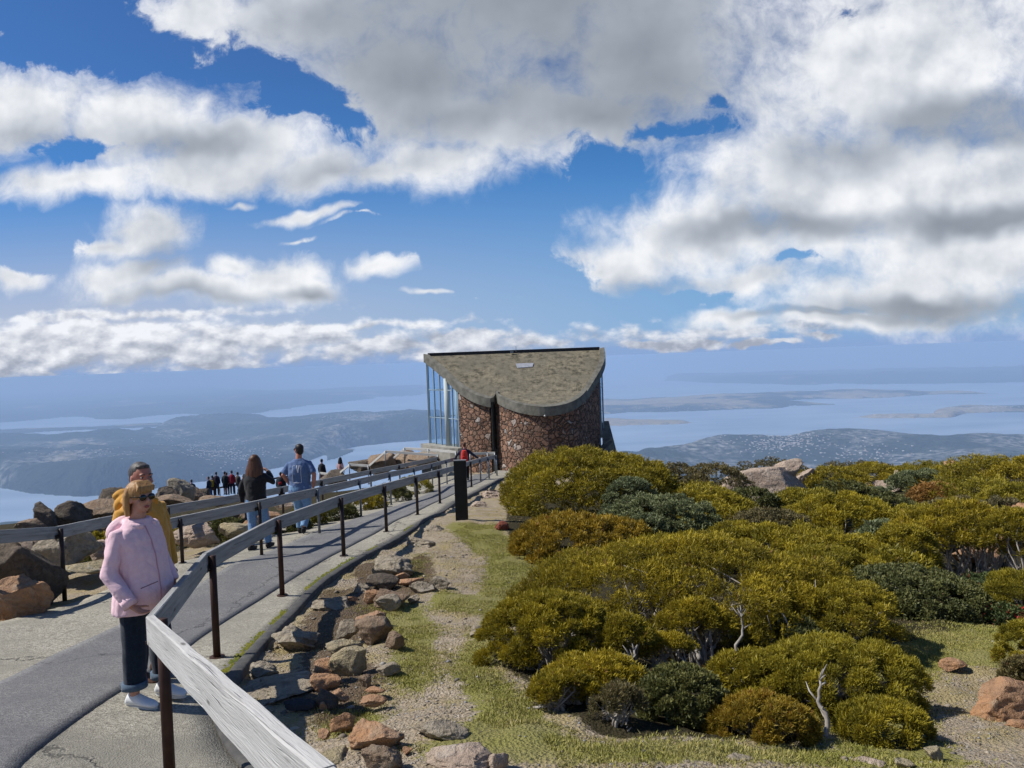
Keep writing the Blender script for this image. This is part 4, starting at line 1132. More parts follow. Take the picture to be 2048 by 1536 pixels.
rl('upright dark boulder at the left end of the skyline ridge', 95, 1060, 17, 46, 46, 'dark', 81, {})
rl('low brown rock left of the upright dark boulder', 62, 1062, 16, 60, 18, 'brown', 82, {})
rl('double humped dark boulder on the left skyline', 148, 1056, 17.5, 64, 46, 'dark', 83, {})
rl('long brown rock sloping up behind the pink hood', 200, 1050, 18.5, 110, 40, 'brown', 84, {})
rl('dark rock right behind the yellow hood', 232, 1030, 19.5, 70, 46, 'dark', 85, {})
rl('flat mossy dark rock right of the yellow jacket', 335, 1004, 21, 50, 26, 'dark', 86, {})
rl('round topped grey boulder on the skyline between couple and far people', 358, 1006, 23, 46, 46, 'grey', 87, {})
rl('jumbled brown rock just left of the first tiny person', 390, 1008, 24, 56, 30, 'brown', 88, {})
rl('low brown slab beneath the tiny walking people', 350, 1018, 20, 90, 24, 'brown', 89, {})
rl('black hollow rock at the foot of the first tiny person', 405, 998, 30, 28, 18, 'dark', 90, {})
rl('brown rock left of the seated figure', 430, 1012, 24, 70, 20, 'brown', 91, {})
JR = random.Random(3)
for i in range(26):
    px = 20 + i * 18.5 + JR.uniform(-8, 8); Yq = np.interp(px, [0, 250, 500], [17.5, 21, 26]) + JR.uniform(-1.5, 1.5)
    xq = at(px, 1000, Yq).x; zq = gz(xq, Yq); a = at(px, 1000, Yq); sc_ = F / math.hypot(Yq, xq)
    pyq = 1000 + (a.z - zq) / Yq * F * .99
    rock('dark brown boulder in the jumble of the left skyline', px, pyq, Yq, JR.uniform(36, 90), JR.uniform(14, 34), JR.choice(['dark', 'dark', 'brown']), 300 + i, rz=JR.uniform(-.6, .6), group='jumbled dark boulders beyond the outer railing', dep=JR.uniform(.6, 1.1), sub=3)
def rb(*a): return rock(*a[:-1], group='brown rocks beneath the pale stair railings', **a[-1])
rb('brown rock at the peak of the zigzag stair railing', 765, 945, 42.5, 60, 36, 'brown', 92, {})
rb('dark rock right of the stair peak', 806, 934, 43, 70, 30, 'brown', 93, {})
rb('wide brown rock under the joining stair railing', 845, 932, 42, 90, 24, 'brown', 94, {})
rb('brown rock at the lower bend of the stair railing', 728, 944, 44, 60, 22, 'dark', 95, {})
rb('dark rock below the long haired tiny person', 668, 966, 44, 70, 24, 'dark', 96, {})
# boulders among the bushes
rock('long flat pinkish boulder lying among the bushes', 1535, 1004, yy(1535, 1004), 182, 62, 'pink', 101, sub=5, cuts=4, dep=.5, sink=.15, sharp=.02)
rock('pointed slab leaning on the long flat boulder', 1582, 948, yy(1535, 1004) + .7, 58, 26, 'pink', 102, tilt=-.4, dep=.6)
rock('dark holed end of the long flat boulder', 1600, 990, yy(1600, 990), 60, 46, 'pink', 103)
rock('grey flat rock in the distant gap between bushes', 1760, 984, yy(1760, 984), 60, 18, 'pink', 104)
rock('upright pale stone in the distant gap between bushes', 1792, 976, yy(1792, 980), 12, 32, 'pale', 105, dep=.7)
rock('small pointed stone on the right skyline', 1902, 936, 24, 22, 14, 'orange', 106)
rock('orange boulder behind the bare white branches at the right edge', 2036, 1112, yy(2036, 1112), 90, 84, 'orange', 107, sub=5)
rock('low orange rock under the bare white branches', 1955, 1130, yy(1955, 1130), 80, 34, 'orange', 108)
# loose pebbles of the gravel: countless
rg = np.random.default_rng(4); N = 15000
X = rg.uniform(-4.5, 5.5, N * 4); Yv = 2.6 + 12 * rg.random(N * 4) ** 1.5
ok = ~inpoly(X, Yv, np.r_[smoothline(resample(LEFT, 120)), offset(kc, .14)[::-1]]) & (X > -3.4 + (Yv < 8) * .2)
gm = np.zeros(len(X))
for z in GRASS: gm = np.maximum(gm, inpoly(X, Yv, z))
um = inpoly(X, Yv, UNDER[0]); cl = fbm2(X * 1.1, Yv * 1.1, 3, 6)
ok &= ~um & ((gm < .5) | (rg.random(len(X)) < .12)) & (cl > -.35)
X, Yv = X[ok][:N], Yv[ok][:N]; Z = ground_z(X, Yv)
base = np.array([[0, 0, 1], [1, 0, 0], [.3, .9, 0], [-.8, .5, 0], [-.7, -.6, 0], [.4, -.9, 0], [0, 0, -1]])
tr = np.array([[0, 1, 2], [0, 2, 3], [0, 3, 4], [0, 4, 5], [0, 5, 1], [6, 2, 1], [6, 3, 2], [6, 4, 3], [6, 5, 4], [6, 1, 5]])
sz = .004 + .011 * rg.random(len(X)) ** 3 + .03 * (rg.random(len(X)) < .018) * rg.random(len(X))
rr = base[None] * (1 + .3 * rg.normal(size=(len(X), 7, 1))); a = rg.random(len(X)) * 6.28
ca, sa = np.cos(a)[:, None], np.sin(a)[:, None]
V = np.stack([rr[..., 0] * ca - rr[..., 1] * sa, rr[..., 0] * sa + rr[..., 1] * ca, rr[..., 2] * .6], -1) * sz[:, None, None] + np.stack([X, Yv, Z + sz * .1], -1)[:, None]
m, nt, b, co = newmat('loose gravel'); g = nt.new('ShaderNodeNewGeometry'); r_ = nt.new('ShaderNodeValToRGB')
r_.color_ramp.elements[0].color = (.13, .115, .10, 1); r_.color_ramp.elements[1].color = (.44, .38, .29, 1); e_ = r_.color_ramp.elements.new(.5); e_.color = (.28, .225, .155, 1); e_ = r_.color_ramp.elements.new(.75); e_.color = (.24, .24, .24, 1)
nt.l.new(g.outputs['Random Per Island'], r_.inputs[0]); nt.l.new(r_.outputs[0], b.inputs['Base Color']); b.inputs['Roughness'].default_value = .9
tag(link('gravel', mesh_np('gravel', V.reshape(-1, 3), (np.arange(len(X))[:, None, None] * 7 + tr[None]).reshape(-1, 3)), m), 'loose grey and tan gravel strewn over the ground', None, None, 'stuff')
# gravel bank left of the path
# short grass
def grass(name, label, N, region, tall, cols, seed, dens=None):
    rg = np.random.default_rng(seed); x0, x1, y0, y1 = region
    X = rg.uniform(x0, x1, N * 6); Yv = y0 + (y1 - y0) * rg.random(N * 6) ** 1.4
    gm = np.zeros(len(X))
    for z in GRASS: gm = np.maximum(gm, inpoly(X + rg.normal(0, .12, len(X)), Yv + rg.normal(0, .12, len(X)), z))
    cl = fbm2(X * 1.6, Yv * 1.6, 4, 16)
    if dens == 'sparse': ok = (gm < .5) & (cl > .12)
    else: ok = (gm > .5) & (cl > -.22)
    ok &= ~inpoly(X, Yv, np.r_[smoothline(resample(LEFT, 120)), offset(kc, .16)[::-1]])
    X, Yv = X[ok][:N], Yv[ok][:N]; n = len(X); Z = ground_z(X, Yv)
    K = 4; X = np.repeat(X, K) + rg.normal(0, .012, n * K); Yv = np.repeat(Yv, K) + rg.normal(0, .012, n * K); Z = np.repeat(Z, K); n *= K
    h = tall * rg.uniform(.5, 1.3, n); a = rg.random(n) * 6.28; w = .0025 + .002 * rg.random(n); ln = rg.normal(0, .6, (n, 2)) * h[:, None]
    p0 = np.stack([X + np.cos(a) * w, Yv + np.sin(a) * w, Z - .004], -1); p1 = np.stack([X - np.cos(a) * w, Yv - np.sin(a) * w, Z - .004], -1); p2 = np.stack([X + ln[:, 0], Yv + ln[:, 1], Z + h], -1)
    me = mesh_np(name, np.stack([p0, p1, p2], 1).reshape(-1, 3), np.arange(n * 3).reshape(-1, 3))
    m, nt, b, co = newmat('blades ' + name); g = nt.new('ShaderNodeNewGeometry'); r_ = nt.new('ShaderNodeValToRGB')
    r_.color_ramp.elements[0].color = cols[0] + (1,); r_.color_ramp.elements[1].color = cols[-1] + (1,)
    if len(cols) > 2: e_ = r_.color_ramp.elements.new(.5); e_.color = cols[1] + (1,)
    nn = nt.noise(co.outputs['Object'], 1.7, 4, .6)
    nt.put(r_.inputs[0], nt.math('ADD', nt.math('MULTIPLY', g.outputs['Random Per Island'], .55), nt.mapr(nn, .35, .65, 0, .45)))
    nt.l.new(r_.outputs[0], b.inputs['Base Color']); b.inputs['Roughness'].default_value = .8; b.inputs['Specular IOR Level'].default_value = .1
    tag(link(name, me, m), label, None, None, 'stuff')
grass('grass', 'short yellow green grass between the rocks and the bushes', 52000, (-2.5, 7.5, 3.2, 16), .018, [(.20, .22, .04), (.32, .30, .08), (.50, .42, .20)], 1)
grass('dry_grass', 'dry straw coloured grass scattered over the gravel', 24000, (-3, 7, 3, 20), .013, [(.30, .24, .10), (.50, .40, .20)], 2, 'sparse')
# ---------------------------------------------------------------- heath bushes
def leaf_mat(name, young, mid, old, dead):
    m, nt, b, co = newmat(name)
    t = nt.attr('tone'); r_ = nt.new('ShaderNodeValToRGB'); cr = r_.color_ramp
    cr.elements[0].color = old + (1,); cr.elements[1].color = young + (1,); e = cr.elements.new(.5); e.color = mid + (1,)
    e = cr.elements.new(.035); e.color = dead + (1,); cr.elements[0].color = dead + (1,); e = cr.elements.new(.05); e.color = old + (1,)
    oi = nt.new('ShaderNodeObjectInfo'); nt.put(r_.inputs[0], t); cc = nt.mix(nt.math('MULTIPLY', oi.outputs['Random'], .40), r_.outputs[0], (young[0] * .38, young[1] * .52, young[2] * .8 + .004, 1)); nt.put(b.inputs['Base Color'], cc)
    b.inputs['Roughness'].default_value = .55; b.inputs['Specular IOR Level'].default_value = .25
    tr = nt.new('ShaderNodeBsdfTranslucent'); nt.put(tr.inputs[0], nt.mix(.5, r_.outputs[0], young + (1,)))
    mx = nt.new('ShaderNodeMixShader'); mx.inputs[0].default_value = .22
    nt.l.new(b.outputs[0], mx.inputs[1]); nt.l.new(tr.outputs[0], mx.inputs[2]); nt.l.new(mx.outputs[0], nt.n['Material Output'].inputs[0])
    return m
LM = {
 'gold': leaf_mat('golden heath leaves', (.50, .38, .028), (.20, .16, .015), (.052, .05, .010), (.24, .12, .04)),
 'amber': leaf_mat('amber heath leaves', (.48, .31, .03), (.22, .155, .016), (.075, .06, .012), (.32, .12, .03)),
 'yellow': leaf_mat('bright yellow heath leaves', (.58, .43, .03), (.30, .235, .02), (.09, .08, .012), (.26, .12, .03)),
 'green': leaf_mat('dark green leaves', (.21, .20, .06), (.10, .105, .03), (.035, .042, .012), (.09, .05, .02)),
 'grey': leaf_mat('grey green leaves', (.28, .30, .13), (.14, .16, .07), (.05, .065, .03), (.12, .09, .05)),
 'brown': leaf_mat('brown green leaves', (.25, .20, .08), (.14, .115, .045), (.055, .05, .02), (.16, .08, .04)),
 'berry': leaf_mat('green leaves with red berries', (.14, .17, .05), (.07, .09, .03), (.03, .04, .015), (.42, .03, .03)),
 'rust': leaf_mat('rusty red leaves', (.46, .24, .06), (.28, .15, .04), (.10, .07, .02), (.45, .14, .04)),
}
BARK = simple('silvery bark', (.38, .35, .31), .9, (.22, .19, .16), 14, (40, .5, .004))
BARKD = simple('dark bark', (.16, .13, .10), .9, (.08, .065, .05), 14)

def tufts(C, D, size, nl, rg, tone, spread=.6, wid=.12, curl=0):
    """leaf sprays: C centres, D directions, nl leaves each (triangles)"""
    n = len(C); Ck = np.repeat(C, nl, 0); Dk = np.repeat(D, nl, 0) + rg.normal(0, spread, (n * nl, 3)); Dk /= np.linalg.norm(Dk, axis=1)[:, None]
    s = np.repeat(size, nl) * rg.uniform(.6, 1.25, n * nl)
    side = np.cross(Dk, rg.normal(size=(n * nl, 3))); side /= np.linalg.norm(side, axis=1)[:, None] + 1e-9
    off = rg.normal(0, .25, (n * nl, 3)) * s[:, None]
    p0 = Ck + off - side * (s * wid * .5)[:, None]; p1 = Ck + off + side * (s * wid * .5)[:, None]; p2 = Ck + off + Dk * s[:, None]
    pm0 = Ck + off + Dk * (s * .55)[:, None] + side * (s * wid * .75)[:, None]; pm1 = Ck + off + Dk * (s * .55)[:, None] - side * (s * wid * .75)[:, None]
    V = np.stack([p0, p1, pm0, p2, pm1], 1).reshape(-1, 3)
    q = np.arange(n * nl)[:, None] * 5
    T = np.repeat(tone, nl) + rg.normal(0, .09, n * nl)
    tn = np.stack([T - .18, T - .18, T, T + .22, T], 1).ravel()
    return V, q + np.arange(5)[None], np.clip(tn, .055, 1)

def make_foliage(W, Dp, H, seed, lobes, lobe_r, leaf, per, kind, lowcut=.0, flat=.6, wid=.12, nl=7, spread=.55, upness=.7, lean=(0, 0), gaps=0, dead=.012):
    rg = np.random.default_rng(seed)
    # lobe centres over a dome, jittered
    k = np.arange(lobes) + .5; ph = k * 2.399963 + seed; u = k / lobes
    el = np.arcsin(np.clip(1 - u * (1 - lowcut), -1, 1))
    el = el + rg.normal(0, .07, lobes); ph = ph + rg.normal(0, .12, lobes)
    prof = fbm2(np.cos(ph) * 1.7 + seed, np.sin(ph) * 1.7, 3, seed) * .22 + 1
    L_ = np.c_[np.cos(el) * np.cos(ph) * W / 2 * prof, np.cos(el) * np.sin(ph) * Dp / 2 * prof, np.sin(el) ** flat * H]
    L_[:, 2] = np.maximum(L_[:, 2] + fbm2(L_[:, 0] * 1.6 + seed, L_[:, 1] * 1.6, 3, seed + 3) * .16 * H, .05)
    if gaps:
        keep = fbm2(L_[:, 0] * 2.2 + seed, L_[:, 1] * 2.2 + L_[:, 2] * 2, 2, seed + 9) > gaps - .5; keep = keep if keep.mean() > .5 else rg.random(len(L_)) < .7; L_ = L_[keep]
    nL = len(L_); R = lobe_r * rg.uniform(.65, 1.3, nL)
    out = L_ / np.linalg.norm(L_ / [W / 2, Dp / 2, H], axis=1)[:, None]; nd = L_ * [1 / W ** 2, 1 / Dp ** 2, 1 / (4 * H ** 2) * 2]; nd /= np.linalg.norm(nd, axis=1)[:, None] + 1e-9
    L_ = L_ - nd * R[:, None] * .7
    ltone = np.clip(.52 + rg.normal(0, .10, nL) + .14 * fbm2(L_[:, 0] * 1.3, L_[:, 1] * 1.3, 2, seed + 5), .15, .9)
    Cs, Ds, Ts, Ss = [], [], [], []
    for i in range(nL):
        m = max(8, int(per * (R[i] / lobe_r) ** 2)); d = rg.normal(size=(m, 3)); d /= np.linalg.norm(d, axis=1)[:, None]
        dot = d @ nd[i]; d = d[(dot > -.35) & (d[:, 2] > -.55)]
        r = R[i] * np.where(rg.random(len(d)) < .8, rg.uniform(.8, 1.02, len(d)), rg.uniform(.3, .8, len(d)))
        Cs.append(L_[i] + d * r[:, None] * [1, 1, .8]); dd = d * .75 + nd[i] * .45 + [0, 0, upness * .6]; Ds.append(dd / np.linalg.norm(dd, axis=1)[:, None])
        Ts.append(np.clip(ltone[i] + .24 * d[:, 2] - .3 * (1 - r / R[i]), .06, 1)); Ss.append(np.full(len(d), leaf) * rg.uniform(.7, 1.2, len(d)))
    C = np.concatenate(Cs); D = np.concatenate(Ds); T = np.concatenate(Ts); S_ = np.concatenate(Ss)
    dm = rg.random(len(C)) < dead; 
    C[:, 0] += lean[0] * C[:, 2]; C[:, 1] += lean[1] * C[:, 2]
    V, Fc, tn = tufts(C, D, S_, nl, rg, T, spread, wid)
    dt = np.repeat(np.repeat(dm, nl), 5); tn = np.where(dt, .01, tn)
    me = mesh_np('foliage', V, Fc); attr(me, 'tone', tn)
    Lb = L_.copy(); Lb[:, 0] += lean[0] * Lb[:, 2]; Lb[:, 1] += lean[1] * Lb[:, 2]
    return me, Lb, R

def make_branches(Lb, R, H, seed, n, rad=.02, stems=4, base=.2, front=None, wig=.12, twigs=3):
    rg = random.Random(seed); b = MB()
    idx = sorted(range(len(Lb)), key=lambda i: (Lb[i][1] if front else rg.random()))[:max(n * 2, 1)]
    rg.shuffle(idx); idx = idx[:n]
    bases = [Vector((rg.uniform(-base, base), rg.uniform(-base, base) , -.05)) for _ in range(stems)]
    if front is not None: bases = [Vector((rg.uniform(-base, base), rg.uniform(front[0], front[1]), -.05)) for _ in range(stems)]
    for i in idx:
        e = Vector(Lb[i]); s = min(bases, key=lambda q: (q - e).length_squared + rg.random() * .2)
        pts = []; K = 6; w0 = Vector((rg.gauss(0, wig), rg.gauss(0, wig), 0)); w1 = Vector((rg.gauss(0, wig), rg.gauss(0, wig), rg.gauss(0, wig * .5)))
        for k in range(K + 1):
            t = k / K; p = s.lerp(e, t ** 1.0); p.z = s.z + (e.z - s.z) * (t ** .75)
            p += w0 * math.sin(PI * t) + w1 * math.sin(2 * PI * t) * .6; pts.append(p)
        r0 = rad * rg.uniform(.7, 1.4); b.tube(pts, [r0 * (1 - .75 * k / K) for k in range(K + 1)], 6)
        for _ in range(twigs):
            k = rg.randint(1, K - 2); q = pts[k]; d = (e - s).normalized() + Vector((rg.gauss(0, .5), rg.gauss(0, .5), rg.gauss(.2, .3))); ln = rg.uniform(.4, 1) * R[i] * 1.0
            m_ = q + d * ln * .5 + Vector((rg.gauss(0, .02), rg.gauss(0, .02), 0)); b.tube([q, m_, q + d * ln], [r0 * .45, r0 * .3, r0 * .12], 5)
    return b.mesh('branches', True)

GB = 'alpine heath bushes right of the path'
def shrub(label, px, top, wpx, Y, kind, seed, dep=.9, lobes=60, lobe_r=None, leaf=.05, per=110, branches=8, rmul=1.0, lowcut=0, bark=None, rad=.018, base=None, front=None, twigs=2, name='heath_bush', group=GB, zb=None, H=None, **kw):
    P = at(px, top, Y); k = math.hypot(Y, P.x) / F; W = wpx * k * (1.06 if Y < 11 else 1.12)
    if Y < 11 and kind not in ('green', 'brown', 'berry'): leaf *= .72; per = int(per * 1.55)
    elif kind in ('gold', 'amber', 'yellow'): leaf *= .85; per = int(per * 1.25)
    rmul *= 1.12
    x, y = P.x, Y; z = gz(x, y) if zb is None else zb
    H = max(.25, P.z - z) if H is None else H
    R0 = (lobe_r or .11 * math.sqrt(W * W * dep * 60 / lobes) * .62) * rmul
    me, Lb, R = make_foliage(W - R0, W * dep - R0, H - R0 * .25, seed, lobes, R0, leaf, per, kind, lowcut, **kw)
    o = thing(name, label, 'bush', (x, y, z), 0, group)
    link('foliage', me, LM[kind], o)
    if branches:
        bm_ = make_branches(Lb, R, H, seed, branches, rad, max(2, branches // 3), base or W * .12, front, .05 * W, twigs)
        link('branches', bm_, bark or BARK, o)
    return o
# nearest bushes
shrub('huge golden bush spreading over bare white stems in the middle foreground', 1350, 1082, 660, 8.5, 'gold', 1, dep=.72, lobes=210, leaf=.055, per=125, branches=60, lowcut=.10, rad=.018, base=1.2, front=(-1.1, -.4), nl=8, rmul=1.3, twigs=4)
shrub('golden bush hanging over the grass with its left tip, lowest at the left', 1095, 1185, 290, 6.8, 'gold', 2, dep=.9, lobes=80, leaf=.045, per=170, branches=26, lowcut=.12, nl=8, rad=.013, front=(-.4, .1), base=.4, twigs=4)
shrub('small golden bush head on a white twisted stem in front of the huge bush', 1250, 1230, 130, 6.5, 'gold', 3, dep=.8, lobes=16, leaf=.045, per=130, branches=8, lowcut=.45, nl=8, rad=.014)
shrub('loose golden bush over pale roots, at the lower left of the bush belt', 1185, 1300, 215, 5.6, 'gold', 4, dep=.8, lobes=34, leaf=.042, per=130, branches=14, lowcut=.35, nl=8, gaps=.35, rad=.014)
shrub('dense dark olive dome in the very front of the bush belt', 1356, 1338, 186, 5.3, 'green', 5, dep=.95, lobes=70, leaf=.026, per=230, branches=4, lowcut=-.1, nl=7, wid=.3, spread=.9)
shrub('large round golden bush in front of the grassy clearing', 1655, 1280, 330, 6.1, 'gold', 6, dep=.85, lobes=80, leaf=.045, per=170, branches=16, lowcut=.12, nl=8, rad=.018)
shrub('golden green bush between the dark dome and the large round golden one', 1500, 1300, 190, 6.3, 'gold', 7, dep=.8, lobes=36, leaf=.045, per=140, branches=6, lowcut=.1, nl=8)
shrub('dry amber bush low at the front, left of the white broken stem', 1525, 1395, 210, 5.0, 'amber', 8, dep=.7, lobes=50, leaf=.04, per=130, branches=8, lowcut=.0, nl=8, dead=.06, rad=.01)
shrub('lowest golden bush at the bottom edge of the photo', 1765, 1478, 170, 5.1, 'gold', 9, dep=.8, lobes=36, leaf=.04, per=130, branches=4, nl=8)
shrub('golden bush descending to the left edge of the clearing', 1650, 1160, 270, 8.0, 'gold', 10, dep=.9, lobes=70, leaf=.05, per=130, branches=8, lowcut=.0, nl=7)
shrub('shaded deep green bush under the right end of the huge golden one', 1560, 1235, 170, 7.4, 'green', 11, dep=.8, lobes=40, leaf=.05, per=120, branches=4, nl=7)
shrub('big rounded dark green bush behind the clearing', 1812, 1140, 262, 9.6, 'green', 12, dep=.9, lobes=90, leaf=.035, per=190, branches=4, lowcut=-.05, nl=6, wid=.32, spread=.9)
shrub('green bush dotted with red berries at the right, beyond the clearing', 1975, 1150, 120, 10.2, 'berry', 13, dep=.9, lobes=40, leaf=.035, per=130, branches=6, nl=6, wid=.3, spread=.9, dead=.07)
shrub('low berry bush at the right edge beside the clearing', 2010, 1215, 80, 9.0, 'berry', 14, dep=.9, lobes=24, leaf=.032, per=110, branches=3, nl=6, wid=.3, spread=.9, dead=.12)
shrub('golden bush cut by the right edge above the berry bushes', 2040, 1136, 120, 9.2, 'gold', 15, dep=.9, lobes=36, leaf=.05, per=120, branches=4, nl=7)
shrub('golden bush cut by the right edge beside the orange boulder', 2045, 1245, 90, 7.2, 'gold', 16, dep=.9, lobes=30, leaf=.045, per=120, branches=4, nl=7)
shrub('grey brown low bush cut by the right edge over the orange boulder', 2046, 1320, 80, 6.7, 'brown', 17, dep=.8, lobes=24, leaf=.03, per=130, branches=2, nl=6, wid=.25)
shrub('golden heads over white forked stems left of the thin white stem', 1390, 1205, 170, 7.2, 'gold', 18, dep=.7, lobes=30, leaf=.045, per=130, branches=18, lowcut=.5, nl=8, rad=.014, front=(-.3, .1), base=.4, gaps=.25)
shrub('dark bush in the hollow behind the dark olive dome', 1230, 1400, 150, 5.6, 'green', 19, dep=.7, lobes=30, leaf=.035, per=110, branches=6, nl=6, wid=.25, spread=.9)
shrub('open golden bush over tangled pale branches, lowest at the left of the belt', 1130, 1368, 150, 5.3, 'gold', 51, dep=.8, lobes=30, leaf=.04, per=120, branches=30, lowcut=.4, nl=8, gaps=.3, rad=.012, front=(-.25, .1), base=.35, twigs=5)
shrub('low dark twiggy bush in the shade between the tangled one and the olive dome', 1235, 1425, 120, 4.95, 'brown', 52, dep=.7, lobes=24, leaf=.03, per=90, branches=20, lowcut=.2, nl=6, gaps=.3, rad=.010, twigs=5)
shrub('thin golden bush growing through the bare stems of the huge one', 1330, 1270, 150, 6.6, 'gold', 53, dep=.7, lobes=20, leaf=.04, per=110, branches=30, lowcut=.5, nl=8, gaps=.4, rad=.011, front=(-.3, .1), base=.4, twigs=5)
# middle distance
shrub('big golden dome beside the shelter, its left end reaching the gravel', 1172, 900, 335, 18.6, 'gold', 20, dep=.85, lobes=340, leaf=.085, per=62, branches=0, lowcut=-.05, nl=6, wid=.16, spread=.7, rmul=1.75)
shrub('amber tinted bush below the big golden dome', 1150, 1030, 272, 13.2, 'amber', 21, dep=.8, lobes=130, leaf=.07, per=90, branches=8, lowcut=-.02, nl=6, wid=.15)
shrub('small dark grey dome on the big golden bush', 1258, 952, 112, 16.6, 'grey', 22, dep=.9, lobes=50, leaf=.045, per=90, branches=0, nl=6, wid=.28, spread=.9, lowcut=-.1)
shrub('wide grey green cushion bush in the middle of the belt', 1318, 990, 250, 14.4, 'grey', 23, dep=.8, lobes=110, leaf=.045, per=110, branches=0, nl=6, wid=.28, spread=.9, lowcut=-.1)
shrub('front lobe of grey green cushion bush, paler than the one behind', 1290, 1022, 130, 13.6, 'grey', 24, dep=.8, lobes=60, leaf=.04, per=110, branches=0, nl=6, wid=.28, spread=.9, lowcut=-.1)
shrub('golden bush with flattened top above the huge foreground bush', 1570, 1052, 290, 12.0, 'gold', 25, dep=.8, lobes=110, leaf=.065, per=90, branches=10, lowcut=.05, nl=6, wid=.15)
shrub('tiered golden bush of small separate heads right of centre', 1660, 1092, 220, 10.8, 'gold', 26, dep=.8, lobes=60, leaf=.06, per=100, branches=12, lowcut=.1, nl=7, gaps=.3)
shrub('brightest yellow bush of the belt', 1690, 990, 210, 15.6, 'yellow', 27, dep=.7, lobes=90, leaf=.07, per=90, branches=4, lowcut=-.05, nl=6, wid=.16)
shrub('pale brown cushion bush left of the brightest yellow one', 1530, 1018, 170, 15.0, 'brown', 28, dep=.8, lobes=70, leaf=.045, per=90, branches=0, nl=6, wid=.26, spread=.9)
shrub('greenish bush in front of the pale brown cushion', 1470, 1042, 120, 13.0, 'gold', 29, dep=.8, lobes=50, leaf=.06, per=80, branches=2, nl=6)
shrub('windswept golden crown leaning over bare white branches at the right', 1915, 1010, 240, 12.6, 'gold', 30, dep=.7, lobes=90, leaf=.065, per=100, branches=40, lowcut=.42, nl=7, rad=.02, base=1.3, front=(-.9, .2), lean=(-.15, 0), twigs=5)
shrub('second windswept crown at the right edge', 2030, 1022, 130, 12.0, 'gold', 31, dep=.8, lobes=50, leaf=.06, per=90, branches=26, lowcut=.4, nl=7, rad=.018, base=.5, twigs=4)
shrub('golden bush just left of the windswept white branches', 1810, 1050, 120, 11.6, 'gold', 32, dep=.8, lobes=50, leaf=.06, per=90, branches=8, lowcut=.1, nl=7)
# distant belt up to the skyline
FAR = [
 ('brown green dome on the skyline left of the long boulder', 1432, 922, 112, 21.5, 'brown'), ('dark brown skyline bush right of the big golden dome', 1358, 924, 92, 24, 'brown'),
 ('low dark brown bush on the skyline above the long boulder', 1545, 916, 130, 26, 'brown'),
 ('low golden bush in front of the brown skyline dome', 1370, 960, 150, 19, 'gold'), ('golden bush left end below the long boulder', 1440, 985, 130, 17.5, 'gold'),
 ('dark bush with bare twigs right before the long boulder', 1500, 972, 90, 18.4, 'green'), ('golden bush under the right end of the long boulder', 1600, 976, 120, 18.6, 'gold'),
 ('golden skyline bush right of the long boulder', 1665, 934, 110, 24.5, 'gold'), ('rusty tipped skyline bush', 1720, 920, 120, 27, 'brown'),
 ('yellow green skyline bush left of the upright pale stone', 1755, 926, 110, 25.5, 'gold'), ('grey bush right beside the upright pale stone', 1835, 936, 90, 22, 'grey'),
 ('golden skyline bush behind the upright pale stone', 1850, 922, 110, 25, 'gold'), ('golden skyline bush under the pointed stone', 1900, 932, 110, 22.5, 'gold'),
 ('highest skyline bush near the right edge', 1990, 904, 150, 21, 'gold'), ('skyline bush cut by the right edge', 2060, 906, 110, 20, 'gold'),
 ('golden bush below the highest skyline bush', 1960, 950, 150, 18.5, 'gold'), ('green gold bush at the right edge under the skyline', 2040, 962, 120, 17, 'gold'),
 ('rusty red bush among the far golden ones', 1868, 966, 70, 18.8, 'rust'), ('brown bush below the rusty red one', 1900, 990, 110, 16.5, 'brown'),
 ('dark green bush in front of the distant gap', 1775, 990, 90, 17.5, 'green'), ('green bush left of the distant gap', 1690, 960, 100, 20.5, 'green'),
 ('grey brown cushion at the right edge above the windswept crown', 2000, 1000, 110, 15, 'brown'), ('golden bush right of the brightest yellow one', 1830, 1012, 110, 15, 'gold'),
 ('small green cushion under the brightest yellow bush', 1770, 1045, 90, 13.6, 'grey'), ('golden bush behind the grey green cushion', 1390, 972, 130, 17.8, 'gold'),
 ('orange tipped bush beside the small dark grey dome', 1325, 952, 80, 18.8, 'amber'), ('golden bush on the slope behind the tiered one', 1730, 1072, 110, 12.4, 'gold'),
 ('olive filler bush beyond the dark green dome', 1790, 1105, 110, 11, 'gold'), ('golden bush peeping between the two yellow ones', 1610, 1010, 110, 16.6, 'gold'),
 ('grey cushion far in the distant gap', 1740, 970, 60, 21, 'grey'),
 ('brown skyline cushion between the pointed stone and the highest bush', 1935, 925, 80, 24, 'brown'), ('golden bush filling the slope left of the pale brown cushion', 1425, 1010, 120, 15.6, 'gold'),
]
for i, (lab, px, top, wpx, Y, kd) in enumerate(FAR):
    cush = kd in ('grey', 'brown', 'green')
    shrub(lab, px, top, wpx * 1.25, Y, kd, 100 + i, dep=.85, lobes=60, leaf=.05 if cush else .08, per=70, branches=0 if cush else 3, nl=6, wid=.28 if cush else .17, spread=.8, lowcut=-.05)
